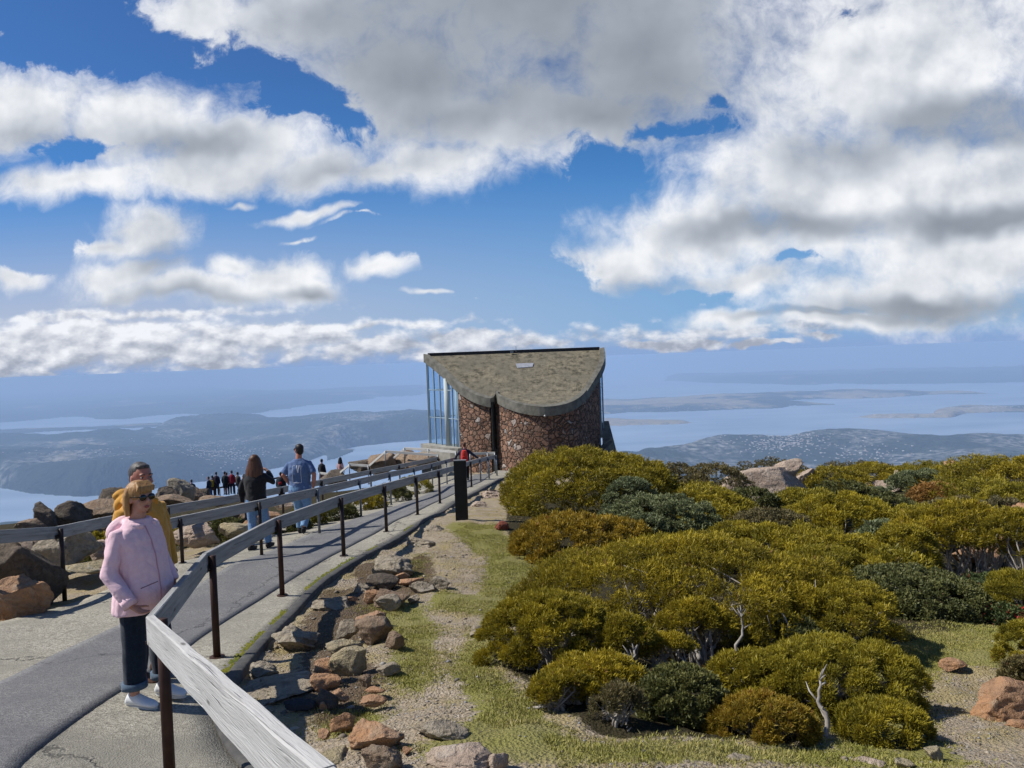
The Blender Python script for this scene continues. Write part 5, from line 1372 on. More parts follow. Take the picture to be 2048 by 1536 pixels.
# left of the path
LB = 'low dark bushes between the path and the outer railing'
LFT = [('dark mossy bush beneath the outer railing board at the left edge', -5, 1082, 120, 12.6, 'green'), ('yellow green cushion on the boulder at the left', 45, 1102, 50, 12.8, 'gold'), ('olive bush next to the pink jacket', 190, 1068, 90, 13.2, 'gold'), ('lower green cushion next to the pink jacket', 205, 1092, 60, 12.7, 'green'),
 ('dark green bush behind the rounded tan boulder', 440, 1030, 110, 16.4, 'green'), ('olive bush left under the middle railing', 390, 1040, 80, 16.8, 'gold'), ('dark bush right before the black jacket', 478, 1040, 80, 16.2, 'green'),
 ('dark olive bush between the two walkers', 570, 1028, 90, 17.6, 'green'), ('dark bush right of the blue shirt', 665, 1000, 90, 19.5, 'green'), ('olive bush halfway along under the outer board', 720, 985, 100, 22, 'gold'),
 ('dark low bush farther along under the outer board', 775, 968, 90, 25, 'green'), ('farthest dark bush under the outer board', 825, 950, 80, 29, 'gold'), ('olive bush close behind the blue shirt', 612, 1012, 70, 18.5, 'gold')]
for i, (lab, px, top, wpx, Y, kd) in enumerate(LFT):
    shrub(lab, px, top, wpx, Y, kd, 200 + i, dep=.7, lobes=40, leaf=.06, per=70, branches=0, nl=6, wid=.22, spread=.8, lowcut=-.05, group=LB, H=None)
# bare white stems in front of the belt
def stem(label, pts, Y, r, seed):
    P = [at(px, py, Y + dy) for px, py, dy in pts]; o = thing('dead_stem', label, 'stem', tuple(P[0]))
    b = MB(); rg = random.Random(seed); Q = []
    for i in range(len(P) - 1):
        for k in range(4): Q.append(P[i].lerp(P[i + 1], k / 4) + Vector((rg.gauss(0, .008), rg.gauss(0, .008), rg.gauss(0, .008))))
    Q.append(P[-1]); Q = [q - P[0] for q in Q]; n = len(Q)
    b.tube(Q, [r * (1 - .7 * i / n) for i in range(n)], 8)
    tw = MB()
    for _ in range(7):
        k = rg.randint(n // 3, n - 1); d = Vector((rg.gauss(0, .4), rg.gauss(0, .4), rg.uniform(.3, 1))); L_ = rg.uniform(.05, .13); tw.tube([Q[k], Q[k] + d * L_ * .5 + Vector((rg.gauss(0, .01), 0, 0)), Q[k] + d * L_], [r * .4, r * .28, r * .1], 6)
    b.build('stem', BARK, o, True); tw.build('twigs', BARK, o, True)
stem('white broken stem standing right of the dry amber bush', [(1650, 1500, 0), (1655, 1440, .05), (1636, 1405, .1), (1640, 1360, .15)], 5.05, .022, 1)
stem('thin white stem with a tuft rising from the shade of the huge bush', [(1480, 1330, 0), (1474, 1300, 0), (1488, 1260, .05), (1482, 1225, .05)], 6.9, .02, 2)
stem('pale root lying on the grass right of the dark olive dome', [(1420, 1495, 0), (1405, 1470, .1), (1392, 1445, .2)], 4.95, .026, 3)
stem('pale root reaching out of the loose golden bush', [(1285, 1502, 0), (1235, 1475, .1), (1215, 1440, .3)], 4.8, .028, 4)
stem('curved white branch at the foot of the left golden bush', [(1180, 1440, 0), (1140, 1445, .1), (1125, 1400, .2), (1130, 1370, .3)], 5.3, .022, 5)
stem('short pale stem in the shade under the golden heads', [(1265, 1370, 0), (1262, 1330, 0), (1275, 1290, .1)], 6.1, .02, 6)
stem('leaning pale stem left of the thin white one', [(1402, 1320, 0), (1385, 1290, .1), (1372, 1250, .2)], 6.9, .024, 7)
# ---------------------------------------------------------------- people
def cloth(name, col, var=None, sc=18, rough=.85, fold=.35):
    m, nt, b, co = newmat(name); P = co.outputs['Object']
    n = nt.noise(P, 3.5, 4, .55, .8); n2 = nt.noise(P, sc, 4, .6)
    c = col + (1,) if var is None else nt.mix(nt.mapr(n2, .35, .65), col + (1,), var + (1,))
    nt.put(b.inputs['Base Color'], c); b.inputs['Roughness'].default_value = rough; b.inputs['Specular IOR Level'].default_value = .2
    b.inputs['Sheen Weight'].default_value = .15
    nt.put(b.inputs['Normal'], nt.bump(n, fold, .03)); return m
SKIN = simple('fair skin', (.50, .27, .19), .55, (.44, .21, .14), 22, (60, .15, .002), 0, .35)  # light skin tone varied at random
SKINR = simple('ruddy skin', (.46, .20, .14), .55, (.38, .15, .10), 22, (60, .15, .002), 0, .35)
def hairmat(name, a, b_):
    m, nt, b, co = newmat(name); P = co.outputs['Object']
    n = nt.noise(nt.scale(P, (60, 60, 5)), 1, 4, .6); nt.put(b.inputs['Base Color'], nt.mix(nt.mapr(n, .3, .7), a + (1,), b_ + (1,)))
    b.inputs['Roughness'].default_value = .5; nt.put(b.inputs['Normal'], nt.bump(n, .8, .006)); return m
BLONDE = hairmat('honey blonde hair', (.48, .27, .10), (.22, .11, .04)); GREYH = hairmat('greying dark hair', (.10, .09, .08), (.035, .03, .028)); BROWN = hairmat('brown hair', (.12, .05, .025), (.05, .022, .012)); BLACKH = hairmat('black hair', (.012, .010, .010), (.02, .016, .014))
LENS = simple('dark lens', (.006, .005, .005), .12, spec=.6); RUBBER = simple('pale rubber sole', (.55, .55, .53), .7)
WHITE = cloth('white leather', (.78, .78, .76), fold=.1); BLK = cloth('black shoe', (.012, .012, .014), fold=.1); BRN = cloth('brown leather', (.08, .035, .02), fold=.1)

def V3(*a): return Vector(a)
def remesh(mb, voxel, it=4, name='body', fold=0, seed=0, fac=.5):
    me = mb.mesh(name)
    me = baked(me, [('REMESH', {'mode': 'VOXEL', 'voxel_size': voxel, 'use_smooth_shade': True}), ('SMOOTH', {'factor': fac, 'iterations': it})], name)
    if fold:
        n = len(me.vertices); co = np.empty(n * 3, np.float32); me.vertices.foreach_get('co', co); co = co.reshape(-1, 3)
        nr = np.empty(n * 3, np.float32); me.vertices.foreach_get('normal', nr); nr = nr.reshape(-1, 3)
        w = fbm2(co[:, 0] * 7 + co[:, 1] * 9 + seed, co[:, 2] * 5 - co[:, 0] * 4, 3, seed) + .6 * fbm2(co[:, 0] * 16 + co[:, 2] * 5, co[:, 2] * 14 + co[:, 1] * 10, 2, seed + 1)
        me.vertices.foreach_set('co', (co + nr * (w * fold)[:, None]).ravel())
    me.update(); me.polygons.foreach_set('use_smooth', np.ones(len(me.polygons), bool)); return me

def ell(z, a, b, y=0, x=0, n=20, sq=1.0):
    r = []
    for k in range(n):
        w = 2 * PI * k / n; c, s = math.cos(w), math.sin(w)
        r.append((x + a * math.copysign(abs(c) ** sq, c), y + b * math.copysign(abs(s) ** sq, s), z))
    return r
def hand(mb, w, d, side, curl=.6, sc=1.0):
    """palm with four fingers of unequal length and a thumb; w wrist, d direction of the hand, side towards the thumb"""
    w = Vector(w); d = Vector(d).normalized(); t = Vector(side); t = (t - d * t.dot(d)).normalized(); n = d.cross(t)
    pc = w + d * .045 * sc
    mb.tube([w, w + d * .03 * sc, w + d * .075 * sc, w + d * .088 * sc], [(.021 * sc, .021 * sc), (.03 * sc, .018 * sc), (.032 * sc, .018 * sc), (.028 * sc, .014 * sc)], 10)
    for k, (o, l) in enumerate(((.027, .068), (.009, .078), (-.009, .072), (-.026, .056))):
        b0 = w + d * .078 * sc + t * o * sc; L_ = l * sc; p = [b0]; dd = d.copy()
        for j in range(3):
            dd = (dd + n * curl * .55).normalized(); p.append(p[-1] + dd * L_ * (.42, .33, .25)[j])
        mb.tube(p, [.0095 * sc, .009 * sc, .008 * sc, .0065 * sc], 8)
    b0 = w + d * .03 * sc + t * .024 * sc
    mb.tube([b0, b0 + (t * .8 + d * .6) * .03 * sc, b0 + (t * .55 + d * .9 + n * .3) * .055 * sc + n * .006, b0 + (t * .5 + d + n * .4) * .075 * sc], [.013 * sc, .011 * sc, .010 * sc, .0075 * sc], 8)

def person(label, loc, heading, H, top, bottom, skin=SKIN, hair=None, pose=None, bulk=1.0, belly=0, voxel=.008, sleeve='long', legs='long', shoes=BLK, hairkind='short', extras=None, name='person', group=None, headturn=0, topname='jacket', hem=.80, flare=0, headtilt=0):
    s = H / 1.75; P = dict(
        shL=(-.165, 0, 1.355), elL=(-.235, -.03, 1.12), wrL=(-.24, .06, .87), hdL=(0, .15, -1),
        shR=(.165, 0, 1.355), elR=(.235, -.03, 1.12), wrR=(.24, .06, .87), hdR=(0, .15, -1),
        hipL=(-.09, 0, .90), knL=(-.10, .02, .49), anL=(-.10, 0, .085), hipR=(.09, 0, .90), knR=(.10, .02, .49), anR=(.10, 0, .085), ftL=0, ftR=0, pitL=0, pitR=0)
    if pose: P.update(pose)
    for k in ('shL', 'shR'): P[k] = (P[k][0] * (1 + (bulk - 1) * .6), P[k][1], P[k][2])
    o = thing(name, label, 'person', tuple(loc), heading, group)
    def sc(p): return Vector(p) * s
    hr = Matrix.Rotation(headturn, 3, 'Z') @ Matrix.Rotation(headtilt, 3, 'X'); hc = Vector((0, .03, 1.635))
    def hd(x, y, z): return (hc + hr @ Vector((x, y, z))) * s
    # body
    b = MB()
    tr = [ell(.80, .14, .10), ell(.90, .165, .115), ell(1.02, .14, .10 + belly * .4, belly * .3), ell(1.2, .155, .11), ell(1.34, .16, .095), ell(1.41, .11, .07), ell(1.45, .06, .06)]
    b.rings([[sc((x * (1 + (bulk - 1) * .7), y * (1 + (bulk - 1) * .7), z)) for x, y, z in r] for r in tr])
    b.tube([sc((0, -.01, 1.40)), sc((0, .0, 1.49)), sc((0, .02, 1.58))], [.062 * s * (1 + (bulk - 1) * .3), .055 * s * (1 + (bulk - 1) * .4), .055 * s], 14)
    b.ball(hd(0, -.012, .025), (.077 * s, .097 * s, .095 * s), 18, 12, hr)
    b.ball(hd(0, .022, -.045), (.060 * s, .068 * s, .075 * s), 16, 10, hr)
    b.ball(hd(0, .048, -.088), (.032 * s, .030 * s, .024 * s), 12, 8, hr)
    b.tube([hd(0, .082, .022), hd(0, .100, -.004), hd(0, .112, -.026)], [.009 * s, .012 * s, .016 * s], 10)
    b.ball(hd(0, .104, -.030), (.019 * s, .013 * s, .011 * s), 10, 8, hr)
    b.ball(hd(0, .080, .030), (.058 * s, .014 * s, .012 * s), 12, 8, hr)
    for sd in (-1, 1):
        b.ball(hd(sd * .078, -.005, -.010), (.010 * s, .020 * s, .033 * s), 10, 8, hr); b.ball(hd(sd * .042, .062, -.028), (.022 * s, .020 * s, .022 * s), 10, 8, hr)
    for sd, a, e, w, h_, l1, k1, an, ft in ((-1, 'shL', 'elL', 'wrL', 'hdL', 'hipL', 'knL', 'anL', 'ftL'), (1, 'shR', 'elR', 'wrR', 'hdR', 'hipR', 'knR', 'anR', 'ftR')):
        A, E, W = sc(P[a]), sc(P[e]), sc(P[w]); ab = 1 + (bulk - 1) * .5
        b.tube([A, A.lerp(E, .5), E, E.lerp(W, .4), W], [.052 * s * ab, .045 * s * ab, .038 * s * ab, .038 * s * ab, .025 * s], 12)
        hand(b, W, P[h_], (0, 1, .1) if abs(Vector(P[h_]).normalized().y) < .8 else (-sd, 0, 0), .5, s)
        Hh, K, N = sc(P[l1]), sc(P[k1]), sc(P[an])
        b.tube([Hh, Hh.lerp(K, .5), K, K.lerp(N, .35), N], [.082 * s * ab, .068 * s * ab, .052 * s, .052 * s, .036 * s], 12)
        c_, s_ = math.cos(P[ft]), math.sin(P[ft]); b.tube([N + V3(0, -.02, -.02) * s, N + V3(s_ * .06, c_ * .06, -.045) * s, N + V3(s_ * .15, c_ * .15, -.06) * s], [.034 * s, .032 * s, .024 * s], 10)
    link('body', remesh(b, voxel, 3), skin, o)
    # top
    b = MB(); B = bulk
    zz = [hem, .86, .95, 1.05, 1.2, 1.32, 1.39, 1.44, 1.475]
    aa = [.185 + flare, .182 + flare * .7, .172 + flare * .4, .165, .178, .180, .165, .115, .075]
    bb = [.135 + flare, .135 + flare * .7, .128 + flare * .4, .125, .132, .118, .095, .075, .066]
    slv = []
    b.rings([[sc((x * B, y * B + belly * math.exp(-((z - 1.02) / .2) ** 2) * (1 if y > 0 else .1), z)) for x, y, z in ell(z, a, c, -.0)] for z, a, c in zip(zz, aa, bb)])
    for a, e, w in (('shL', 'elL', 'wrL'), ('shR', 'elR', 'wrR')):
        A, E, W = sc(P[a]), sc(P[e]), sc(P[w]); ab = (1 + (B - 1) * .6) * s
        pts = [A * .55 + sc((0, 0, 1.375)) * .45, A, A.lerp(E, .5), E]; rr = [.058 * ab, .062 * ab, .058 * ab, .053 * ab]
        if sleeve == 'long': pts += [E.lerp(W, .5), E.lerp(W, .97)]; rr += [.05 * ab, .042 * ab]
        elif sleeve == 'short': pts = pts[:3] + [A.lerp(E, .85)]; rr = [.058 * ab, .062 * ab, .062 * ab, .064 * ab]
        sb = MB(); sb.tube(pts, rr, 14); slv.append(sb)
        if voxel > .011: b.tube(pts, rr, 14)
    tme = remesh(b, max(voxel, .009), 5, topname, .013 * s if voxel < .015 else .004, int(H * 100), .6)
    topo = link(topname, tme, top, o)
    if voxel <= .011:
        for sb in slv: link('sleeve', remesh(sb, .009, 3, 'sleeve', .012 * s, int(H * 70) + len(sb.v), .6), top, topo)
    # trousers
    b = MB()
    b.rings([[sc((x * B, y * B + (belly * .4 if y > 0 else 0), z)) for x, y, z in ell(z, a, c)] for z, a, c in ((.76, .15, .11), (.86, .178, .13), (.96, .17, .125))])
    for l1, k1, an in (('hipL', 'knL', 'anL'), ('hipR', 'knR', 'anR')):
        Hh, K, N = sc(P[l1]), sc(P[k1]), sc(P[an]); ab = (1 + (B - 1) * .6) * s
        if legs == 'long': b.tube([Hh, Hh.lerp(K, .4), K, K.lerp(N, .5), K.lerp(N, .96)], [.098 * ab, .092 * ab, .072 * ab, .066 * ab, .060 * ab], 14)
        elif legs == 'crop': b.tube([Hh, Hh.lerp(K, .4), K, K.lerp(N, .45), K.lerp(N, .80)], [.098 * ab, .090 * ab, .078 * ab, .074 * ab, .070 * ab], 14)
        else: b.tube([Hh, Hh.lerp(K, .5), Hh.lerp(K, .95)], [.10 * ab, .10 * ab, .095 * ab], 14)
    link('trousers' if legs != 'short' else 'shorts', remesh(b, max(voxel, .009), 4, 'trousers', .006 * s if voxel < .015 else 0, 5), bottom, o)
    # shoes
    for an, ft, pt in (('anL', 'ftL', 'pitL'), ('anR', 'ftR', 'pitR')):
        N = sc(P[an]); R_ = Matrix.Rotation(-P[ft], 3, 'Z') @ Matrix.Rotation(-P[pt], 3, 'X')
        def q(x, y, z): return N + (R_ @ Vector((x, y, z))) * s
        b = MB(); rr = []
        for y, w_, h_ in ((-.075, .030, .055), (-.05, .044, .098), (0, .046, .105), (.05, .047, .088), (.10, .051, .066), (.15, .050, .054), (.185, .040, .042), (.205, .020, .026)):
            rr.append([q(math.cos(t) * w_, y, -.085 + .012 + (math.sin(t) * .5 + .5) * h_) for t in [2 * PI * k / 14 for k in range(14)]])
        b.rings(rr); sh_ = link('shoe', remesh(b, max(.006, voxel * .8), 3, 'shoe'), shoes, o)
        if voxel < .02:
            b = MB(); b.rings([[q(x, y, z) for x, y in [(.034 * math.sin(t) * (1 + .3 * (math.cos(t) < 0)) * 1.12, .062 - .145 * math.cos(t)) for t in [2 * PI * k / 20 for k in range(20)]]] for z in (-.086, -.06)]); b.build('sole', RUBBER if shoes is not BLK else BLK, sh_)
    # hair
    b = MB()
    if hairkind == 'short':
        b.ball(hd(0, -.026, .040), (.081 * s, .096 * s, .088 * s), 18, 12, hr); b.ball(hd(0, -.058, -.01), (.072 * s, .056 * s, .080 * s), 14, 10, hr); b.ball(hd(0, .03, .092), (.055 * s, .040 * s, .022 * s), 12, 8, hr)
    elif hairkind == 'bob':
        b.ball(hd(0, -.018, .045), (.094 * s, .112 * s, .094 * s), 18, 12, hr)
        for k in range(13):
            w_ = PI * (.08 + .84 * k / 12); x, y = -math.cos(w_) * .088, -.005 - math.sin(w_) * .098
            b.tube([hd(x * .8, y * .8, .08), hd(x * 1.06, y, .02), hd(x * 1.12, y * 1.05, -.06), hd(x * 1.05, y * 1.0, -.135 - .01 * math.sin(k * 2.1))], [.024 * s, .026 * s, .026 * s, .017 * s], 8)
        for k in range(8):
            x = -.07 + .02 * k; b.tube([hd(x * .6, .03, .125), hd(x * .9, .085, .085), hd(x + .01, .092, .052 + .008 * math.sin(k * 3))], [.018 * s, .016 * s, .009 * s], 8)
    elif hairkind == 'long':
        b.ball(hd(0, -.02, .04), (.092 * s, .110 * s, .095 * s), 18, 12, hr)
        for k in range(15):
            w_ = PI * (-.02 + 1.04 * k / 14); x, y = -math.cos(w_) * .092, -.01 - math.sin(w_) * .10; sp = 1.35 + .1 * math.sin(k * 1.7)
            b.tube([hd(x * .8, y * .8, .07), hd(x * 1.1, y, -.03), hd(x * sp * 1.1, y * 1.1, -.16), hd(x * sp * 1.25, y * 1.2 - .01, -.29 - .03 * math.sin(k * 2.3))], [.026 * s, .03 * s, .036 * s, .02 * s], 8)
    if hair is not None: link('hair', remesh(b, max(.006, voxel * .8), 1, 'hair', .0035 if voxel < .02 else 0, 9), hair, o)
    if extras: extras(o, sc, hd, hr, s, P, topo)
    return o

def glasses(o, hd, s, hr):
    b = MB()
    for sd in (-1, 1):
        b.ball(hd(sd * .036, .098, .010), (.031 * s, .009 * s, .025 * s), 14, 8, hr)
        b.tube([hd(sd * .062, .092, .018), hd(sd * .080, .05, .016), hd(sd * .086, -.01, .010)], [.004 * s, .0035 * s, .003 * s], 6)
    b.tube([hd(-.012, .104, .014), hd(.012, .104, .014)], .003 * s, 6); b.build('sunglasses', LENS, o, True)
def face(o, hd, s, hr, eyes=True, lipc=(.34, .10, .09)):
    b = MB(); b.ball(hd(0, .090, -.062), (.024 * s, .009 * s, .0065 * s), 12, 8, hr); b.ball(hd(0, .089, -.071), (.018 * s, .009 * s, .006 * s), 12, 8, hr); b.build('lips', simple('lips', lipc, .5), o, True)
    if eyes:
        for sd in (-1, 1):
            b = MB(); b.ball(hd(sd * .032, .078, .008), (.014 * s, .009 * s, .007 * s), 10, 8, hr); e = b.build('eye', simple('eye', (.35, .33, .30), .3), o, True)
            b = MB(); b.ball(hd(sd * .032, .085, .008), (.006 * s, .004 * s, .006 * s), 8, 6, hr); b.build('iris', LENS, e, True)
            b = MB(); b.tube([hd(sd * .015, .090, .030), hd(sd * .034, .090, .036), hd(sd * .055, .078, .028)], [.005 * s, .006 * s, .003 * s], 6); b.build('eyebrow', GREYH, o, True)

# the couple in front
def ex_pink(o, sc, hd, hr, s, P, topo):
    glasses(o, hd, s, hr); face(o, hd, s, hr, False)
    b = MB()   # hood lying on the back
    b.ball(sc((0, -.165, 1.375)), (.14 * s, .085 * s, .115 * s), 18, 12, Matrix.Rotation(-.5, 3, 'X'))
    b.ball(sc((0, -.235, 1.29)), (.085 * s, .06 * s, .09 * s), 14, 10, Matrix.Rotation(-.2, 3, 'X'))
    for k in range(-6, 7):
        w_ = k / 6 * 2.2
    b.tube([sc((.09 * math.sin(w_) * 1.15, .01 - .105 * math.cos(w_), 1.455 - .03 * abs(w_) / 2.2)) for w_ in [-2.6 + 5.2 * k / 14 for k in range(15)]], .024 * s, 10)
    link('hood', remesh(b, .008, 4, 'hood', .006, 3), PINK, topo)
    b = MB(); w = sc(P['wrR']); e = sc(P['elR']); d = (w - e).normalized(); b.tube([w - d * .07 * s, w + d * .004 * s], [.056 * s, .058 * s], 18); b.build('cuff', PINK, topo, True)
    b = MB(); w2 = w - d * .02 * s; b.ball(w2 + V3(.052 * s, .0, .0), (.006 * s, .006 * s, .006 * s), 8, 6); b.build('button', LENS, topo)
    for an, kn in (('anL', 'knL'), ('anR', 'knR')):
        N, K = sc(P[an]), sc(P[kn]); q = K.lerp(N, .80); b = MB(); b.tube([q + V3(0, 0, .035), q + V3(0, 0, -.012)], [.096 * s, .097 * s], 20); b.build('rolled_cuff', cloth('turned up denim', (.045, .085, .13), (.09, .13, .18)), o, True)
    b = MB(); y0 = .22
    bv = BVHTree.FromPolygons([v.co.copy() for v in topo.data.vertices], [tuple(p.vertices) for p in topo.data.polygons])
    pts = []
    for k in range(7):
        t = k / 6; h = bv.ray_cast(sc((.7, .15 + .08 * t, .965 + .035 * t)), V3(-1, 0, 0)); 
        if h[0]: pts.append(h[0] + V3(.0, 0, 0))
    zp = []
    for k in range(12):
        h = bv.ray_cast(sc((.035, .9, 1.42 - .055 * k)), V3(0, -1, 0))
        if h[0]: zp.append(h[0])
    if len(zp) > 3:
        zb_ = MB(); zb_.tube(zp, .006 * s, 6); zb_.build('placket', cloth('pink seam', (.50, .27, .31)), topo)
    if len(pts) > 3: b.tube(pts, .004 * s, 6); b.build('pocket_slit', simple('pocket shadow seam', (.25, .13, .15), .9), topo)
PINK = cloth('pale pink cotton', (.76, .50, .55), (.82, .58, .62), 30, .85, .9)
NAVY = cloth('dark navy denim', (.006, .012, .022), (.012, .022, .038), 60, .9, .25)
pw = at(290, 1402, 5.75); pzw = pz(pw.x, pw.y)
person('blonde woman in a pale pink hooded jacket and sunglasses standing at the rail corner', (pw.x + .02, pw.y, pzw), math.radians(-106), 1.66, PINK, NAVY, SKIN, BLONDE,
       dict(elR=(.275, -.04, 1.09), wrR=(.27, .14, .86), hdR=(-.15, .75, -.45), shR=(.165, -.04, 1.36), shL=(-.165, -.04, 1.36), elL=(-.28, -.06, 1.13), wrL=(-.24, .10, .90), anL=(-.12, .06, .085), anR=(.11, -.02, .085), knL=(-.12, .05, .49), knR=(.11, .0, .49)),
       bulk=1.22, belly=.05, voxel=.0065, legs='crop', shoes=WHITE, hairkind='bob', extras=ex_pink, hem=.755, flare=.022, headturn=-.28)
MUST = cloth('mustard cotton', (.52, .25, .035), (.58, .30, .05), 30, .85, .5)
def ex_man(o, sc, hd, hr, s, P, topo):
    face(o, hd, s, hr, True, (.30, .11, .09))
    b = MB(); b.ball(sc((0, -.13, 1.42)), (.13 * s, .08 * s, .10 * s), 18, 12, Matrix.Rotation(-.5, 3, 'X')); b.ball(sc((0, -.17, 1.49)), (.11 * s, .05 * s, .05 * s), 14, 10)
    b.tube([sc((.10 * math.sin(w_) * 1.1, .0 - .11 * math.cos(w_), 1.475 - .02 * abs(w_))) for w_ in [-2.4 + 4.8 * k / 14 for k in range(15)]], .028 * s, 10)
    link('hood', remesh(b, .008, 4, 'hood', .008, 7), MUST, topo)
    b = MB(); b.ball(hd(0, .055, -.088), (.045 * s, .040 * s, .028 * s), 14, 10, hr); b.ball(hd(0, .096, -.047), (.028 * s, .010 * s, .007 * s), 10, 8, hr)
    link('beard', remesh(b, .006, 2, 'beard'), hairmat('grey stubble', (.22, .15, .12), (.10, .07, .06)), o)
pm_ = at(298, 1345, 6.45); zm = pz(pm_.x, pm_.y)
person('grey haired man in a mustard hooded top standing behind the woman in pink', (pm_.x, pm_.y, zm), math.radians(-112), 1.83, MUST, NAVY, SKINR, GREYH,
       dict(elL=(-.25, .0, 1.10), wrL=(-.23, .06, .87), elR=(.25, .0, 1.10), wrR=(.22, .06, .87)), bulk=1.2, belly=.05, voxel=.0075, shoes=BRN, extras=ex_man, topname='hooded_top', hem=.80, headturn=-.30)

# the walking pair
JEANS = cloth('blue denim', (.10, .20, .38), (.17, .29, .48), 40, .9, .4); BLUEJ = cloth('mid blue denim', (.12, .24, .42), (.20, .34, .52), 40, .9, .4)
BLACK = cloth('black jacket cloth', (.008, .008, .010), (.014, .014, .017), 40, .8, .4)
q = at(516, 1085, 14.1)
person('brown haired woman in a black jacket and blue jeans walking away, hand at face', (q.x, q.y, pz(q.x, q.y)), math.radians(-8), 1.74, BLACK, JEANS, SKIN, BROWN,
       dict(elR=(.34, .04, 1.24), wrR=(.16, .20, 1.42), hdR=(-.6, .1, .5), elL=(-.27, -.04, 1.12), wrL=(-.27, .0, .87), anL=(-.09, -.10, .085), anR=(.13, .16, .085), knR=(.11, .12, .49)), bulk=1.2, voxel=.012, hairkind='long', hem=.84, flare=.01)
TSH = cloth('faded blue jersey', (.075, .125, .25), (.10, .155, .29), 30, .9, .5)
def onback(o, topo, sc, pts, w, mat, name, th=.004):
    bv = BVHTree.FromPolygons([v.co.copy() for v in topo.data.vertices], [tuple(p.vertices) for p in topo.data.polygons]); b = MB()
    for (x0, z0), (x1, z1) in pts:
        Q = []
        for k in range(7):
            t = k / 6; h = bv.ray_cast(sc((x0 + (x1 - x0) * t, -.8, z0 + (z1 - z0) * t)), V3(0, 1, 0))
            if h[0]: Q.append(h[0] + V3(0, -.002, 0))
        if len(Q) > 1: b.tube(Q, w, 6)
    b.build(name, mat, topo)
def ex_blue(o, sc, hd, hr, s, P, topo):
    glasses(o, hd, s, hr); pr_ = simple('white shirt print', (.62, .64, .68), .8)
    onback(o, topo, sc, [((-.085, 1.02), (-.085, 1.34)), ((-.085, 1.02), (.085, 1.02)), ((.085, 1.02), (.085, 1.34)), ((-.085, 1.34), (-.03, 1.35)), ((.07, 1.35), (.085, 1.34))], .0045, pr_, 'shirt_print')
    onback(o, topo, sc, [((.005, 1.355), (.028, 1.22)), ((.052, 1.355), (.030, 1.22))], .009, pr_, 'shirt_letter')
q = at(604, 1058, 16.5)
person('dark haired man in a faded blue T-shirt and jeans walking away, looking left', (q.x, q.y, pz(q.x, q.y)), math.radians(-4), 1.93, TSH, BLUEJ, SKINR, BLACKH,
       dict(elR=(.31, -.05, 1.16), wrR=(.27, -.02, .90), hdR=(-.1, .0, -1), elL=(-.31, -.04, 1.16), wrL=(-.24, .10, .95), anL=(-.07, .10, .085), anR=(.13, -.28, .17), knR=(.12, .02, .52), pitR=-.7, knL=(-.08, .10, .50)), bulk=1.28, voxel=.012, sleeve='short', shoes=BLK, extras=ex_blue, topname='t_shirt', hem=.80, headturn=.75)
# red backpack
def ex_pack(o, sc, hd, hr, s, P, topo):
    b = MB(); b.rings([[sc((x, y, z)) for x, y, z in ell(z, a, d_, -.19, 0, 18, .7)] for z, a, d_ in ((.90, .10, .05), (.93, .15, .09), (1.1, .16, .11), (1.3, .14, .09), (1.40, .11, .06), (1.43, .07, .03))])
    pk = link('backpack', remesh(b, .014, 3, 'backpack'), cloth('bright red nylon', (.62, .03, .02), (.72, .06, .04), 20), None, o.location); pk.rotation_euler = o.rotation_euler
    tag(pk, 'bright red backpack on the back of the person near the stone wall', 'backpack')
    b = MB()
    b.rings([[sc((x, y, z)) for x, y, z in ell(z, a, .03, -.30, 0, 14, .7)] for z, a in ((.95, .09), (1.0, .115), (1.12, .10), (1.16, .07))]); link('pocket', remesh(b, .012, 2, 'pocket'), cloth('red pocket', (.48, .02, .015)), pk)
    b = MB(); b.tube([sc((0, -.31, 1.16)), sc((0, -.305, 1.30)), sc((0, -.27, 1.40))], .012, 6); b.tube([sc((-.04, -.25, 1.43)), sc((0, -.26, 1.47)), sc((.04, -.25, 1.43))], .010, 6); b.build('strap', cloth('dark strap', (.1, .02, .02)), pk)
NAVYJ = cloth('navy fleece', (.012, .016, .035), (.02, .025, .05), 20)
q = at(931, 957, 34.6)
person('person in a navy top walking to the shelter, both hands on the railings', (q.x, q.y, pz(q.x, q.y)), 0, 1.74, NAVYJ, cloth('black trousers', (.008, .008, .012)), SKINR, BROWN,
       dict(elR=(.38, .03, 1.18), wrR=(.62, .10, .99), hdR=(.7, .3, -.2), elL=(-.36, .02, 1.17), wrL=(-.45, .08, .95), hdL=(-.3, .4, -.7), anR=(.12, -.15, .12), anL=(-.08, .12, .085)), bulk=1.22, voxel=.02, extras=ex_pack)
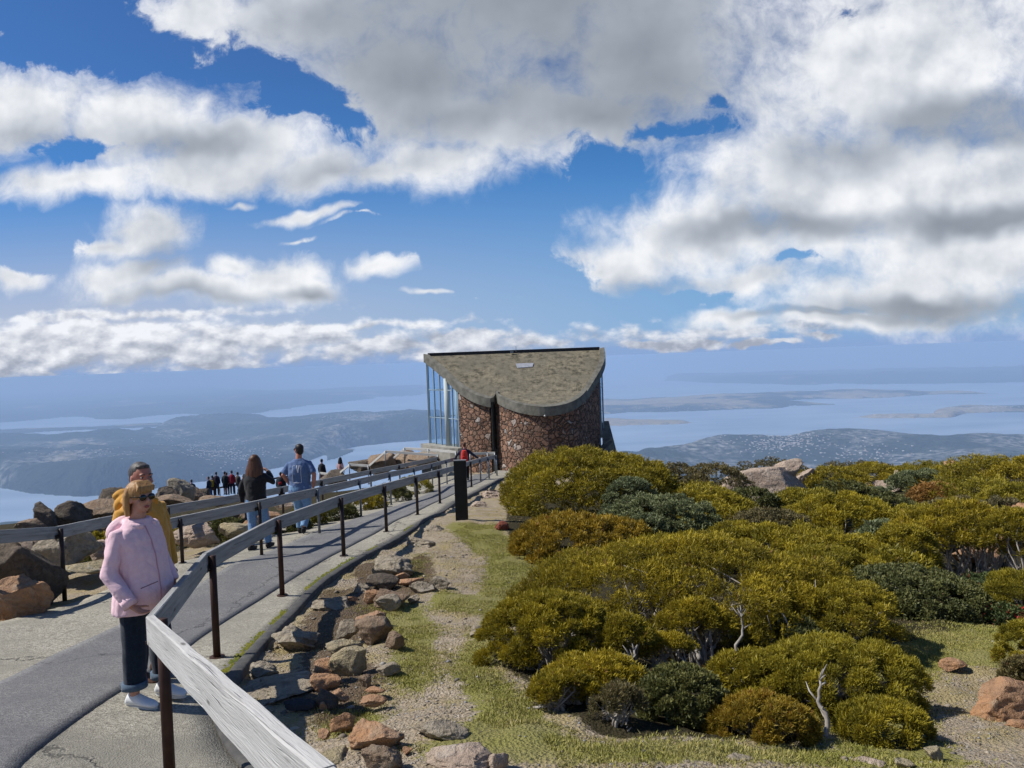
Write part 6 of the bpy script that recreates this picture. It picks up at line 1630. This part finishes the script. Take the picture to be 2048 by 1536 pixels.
# tiny people of the lower lookout
GP = 'tiny visitors on the lower lookout'
def tiny(label, px, ytop, Y, H, topc, botc, head, hairc=BLACKH, pose=None, legs='long', hk='short', bulk=1.05, extras=None):
    p = at(px, ytop, Y); person(label, (p.x, p.y, p.z - H), head, H, cloth('cloth', topc), cloth('cloth', botc), SKINR, hairc, pose, bulk=bulk, voxel=.026, legs=legs, hairkind=hk, group=GP, extras=extras)
WALK = dict(anL=(-.08, .26, .085), knL=(-.09, .18, .50), anR=(.10, -.26, .12), knR=(.10, -.05, .49))
tiny('tiny person in a grey blue top standing alone at the left of the lookout', 383, 959, 53, 1.68, (.035, .05, .07), (.35, .22, .16), .4, legs='short')
tiny('tiny person in navy striding left, in front of the yellow backpack', 417, 953, 55, 1.66, (.015, .02, .04), (.05, .10, .2), 1.3, pose=WALK)
def ypack(o, sc, hd, hr, s, P, topo):
    b = MB(); b.rings([[sc((x, y, z)) for x, y, z in ell(z, a, d_, -.18, 0, 12, .7)] for z, a, d_ in ((.90, .12, .06), (1.1, .15, .10), (1.38, .11, .06))]); b.build('vest', cloth('yellow cloth', (.42, .28, .02)), topo)
tiny('tiny person with a mustard yellow back, between two dark dressed ones', 424, 951, 56, 1.66, (.03, .025, .012), (.10, .05, .04), .2, extras=ypack)
tiny('tiny slim person in dark purple black, right of the yellow back', 432, 944, 56, 1.72, (.018, .012, .03), (.02, .02, .03), .1)
tiny('tiny person in black with bare calves, left of the red shouldered one', 449, 943, 56, 1.72, (.012, .02, .025), (.01, .012, .014), -.2, legs='short')
tiny('tiny person with dark red sleeve beside the black dressed one', 453, 945, 57, 1.70, (.07, .015, .015), (.012, .012, .016), .2)
tiny('tiny person with bright red shoulders and navy body', 463, 941, 56, 1.74, (.25, .012, .03), (.012, .012, .03), 0)
tiny('tiny person in brown grey just left of the black jacket', 475, 944, 57, 1.72, (.07, .06, .055), (.04, .09, .2), -.3, pose=WALK)
def redback(o, sc, hd, hr, s, P, topo): onback(o, topo, sc, [((-.10, 1.10), (.10, 1.10)), ((-.10, 1.15), (.10, 1.15)), ((-.07, 1.2), (.07, 1.2))], .018, cloth('red print', (.55, .02, .015)), 'red_print')
tiny('dark dressed person with a red back print between the two walkers', 561, 944, 42, 1.72, (.012, .016, .025), (.02, .02, .03), 0, extras=redback, bulk=1.25)
tiny('person in black beyond the arm of the blue T-shirt', 643, 918, 47, 1.70, (.012, .012, .014), (.25, .14, .11), -.3, legs='short')
tiny('long haired woman in a pink top by the pale stair railing', 680, 915, 47, 1.68, (.45, .25, .24), (.015, .015, .02), -.5, hk='long')
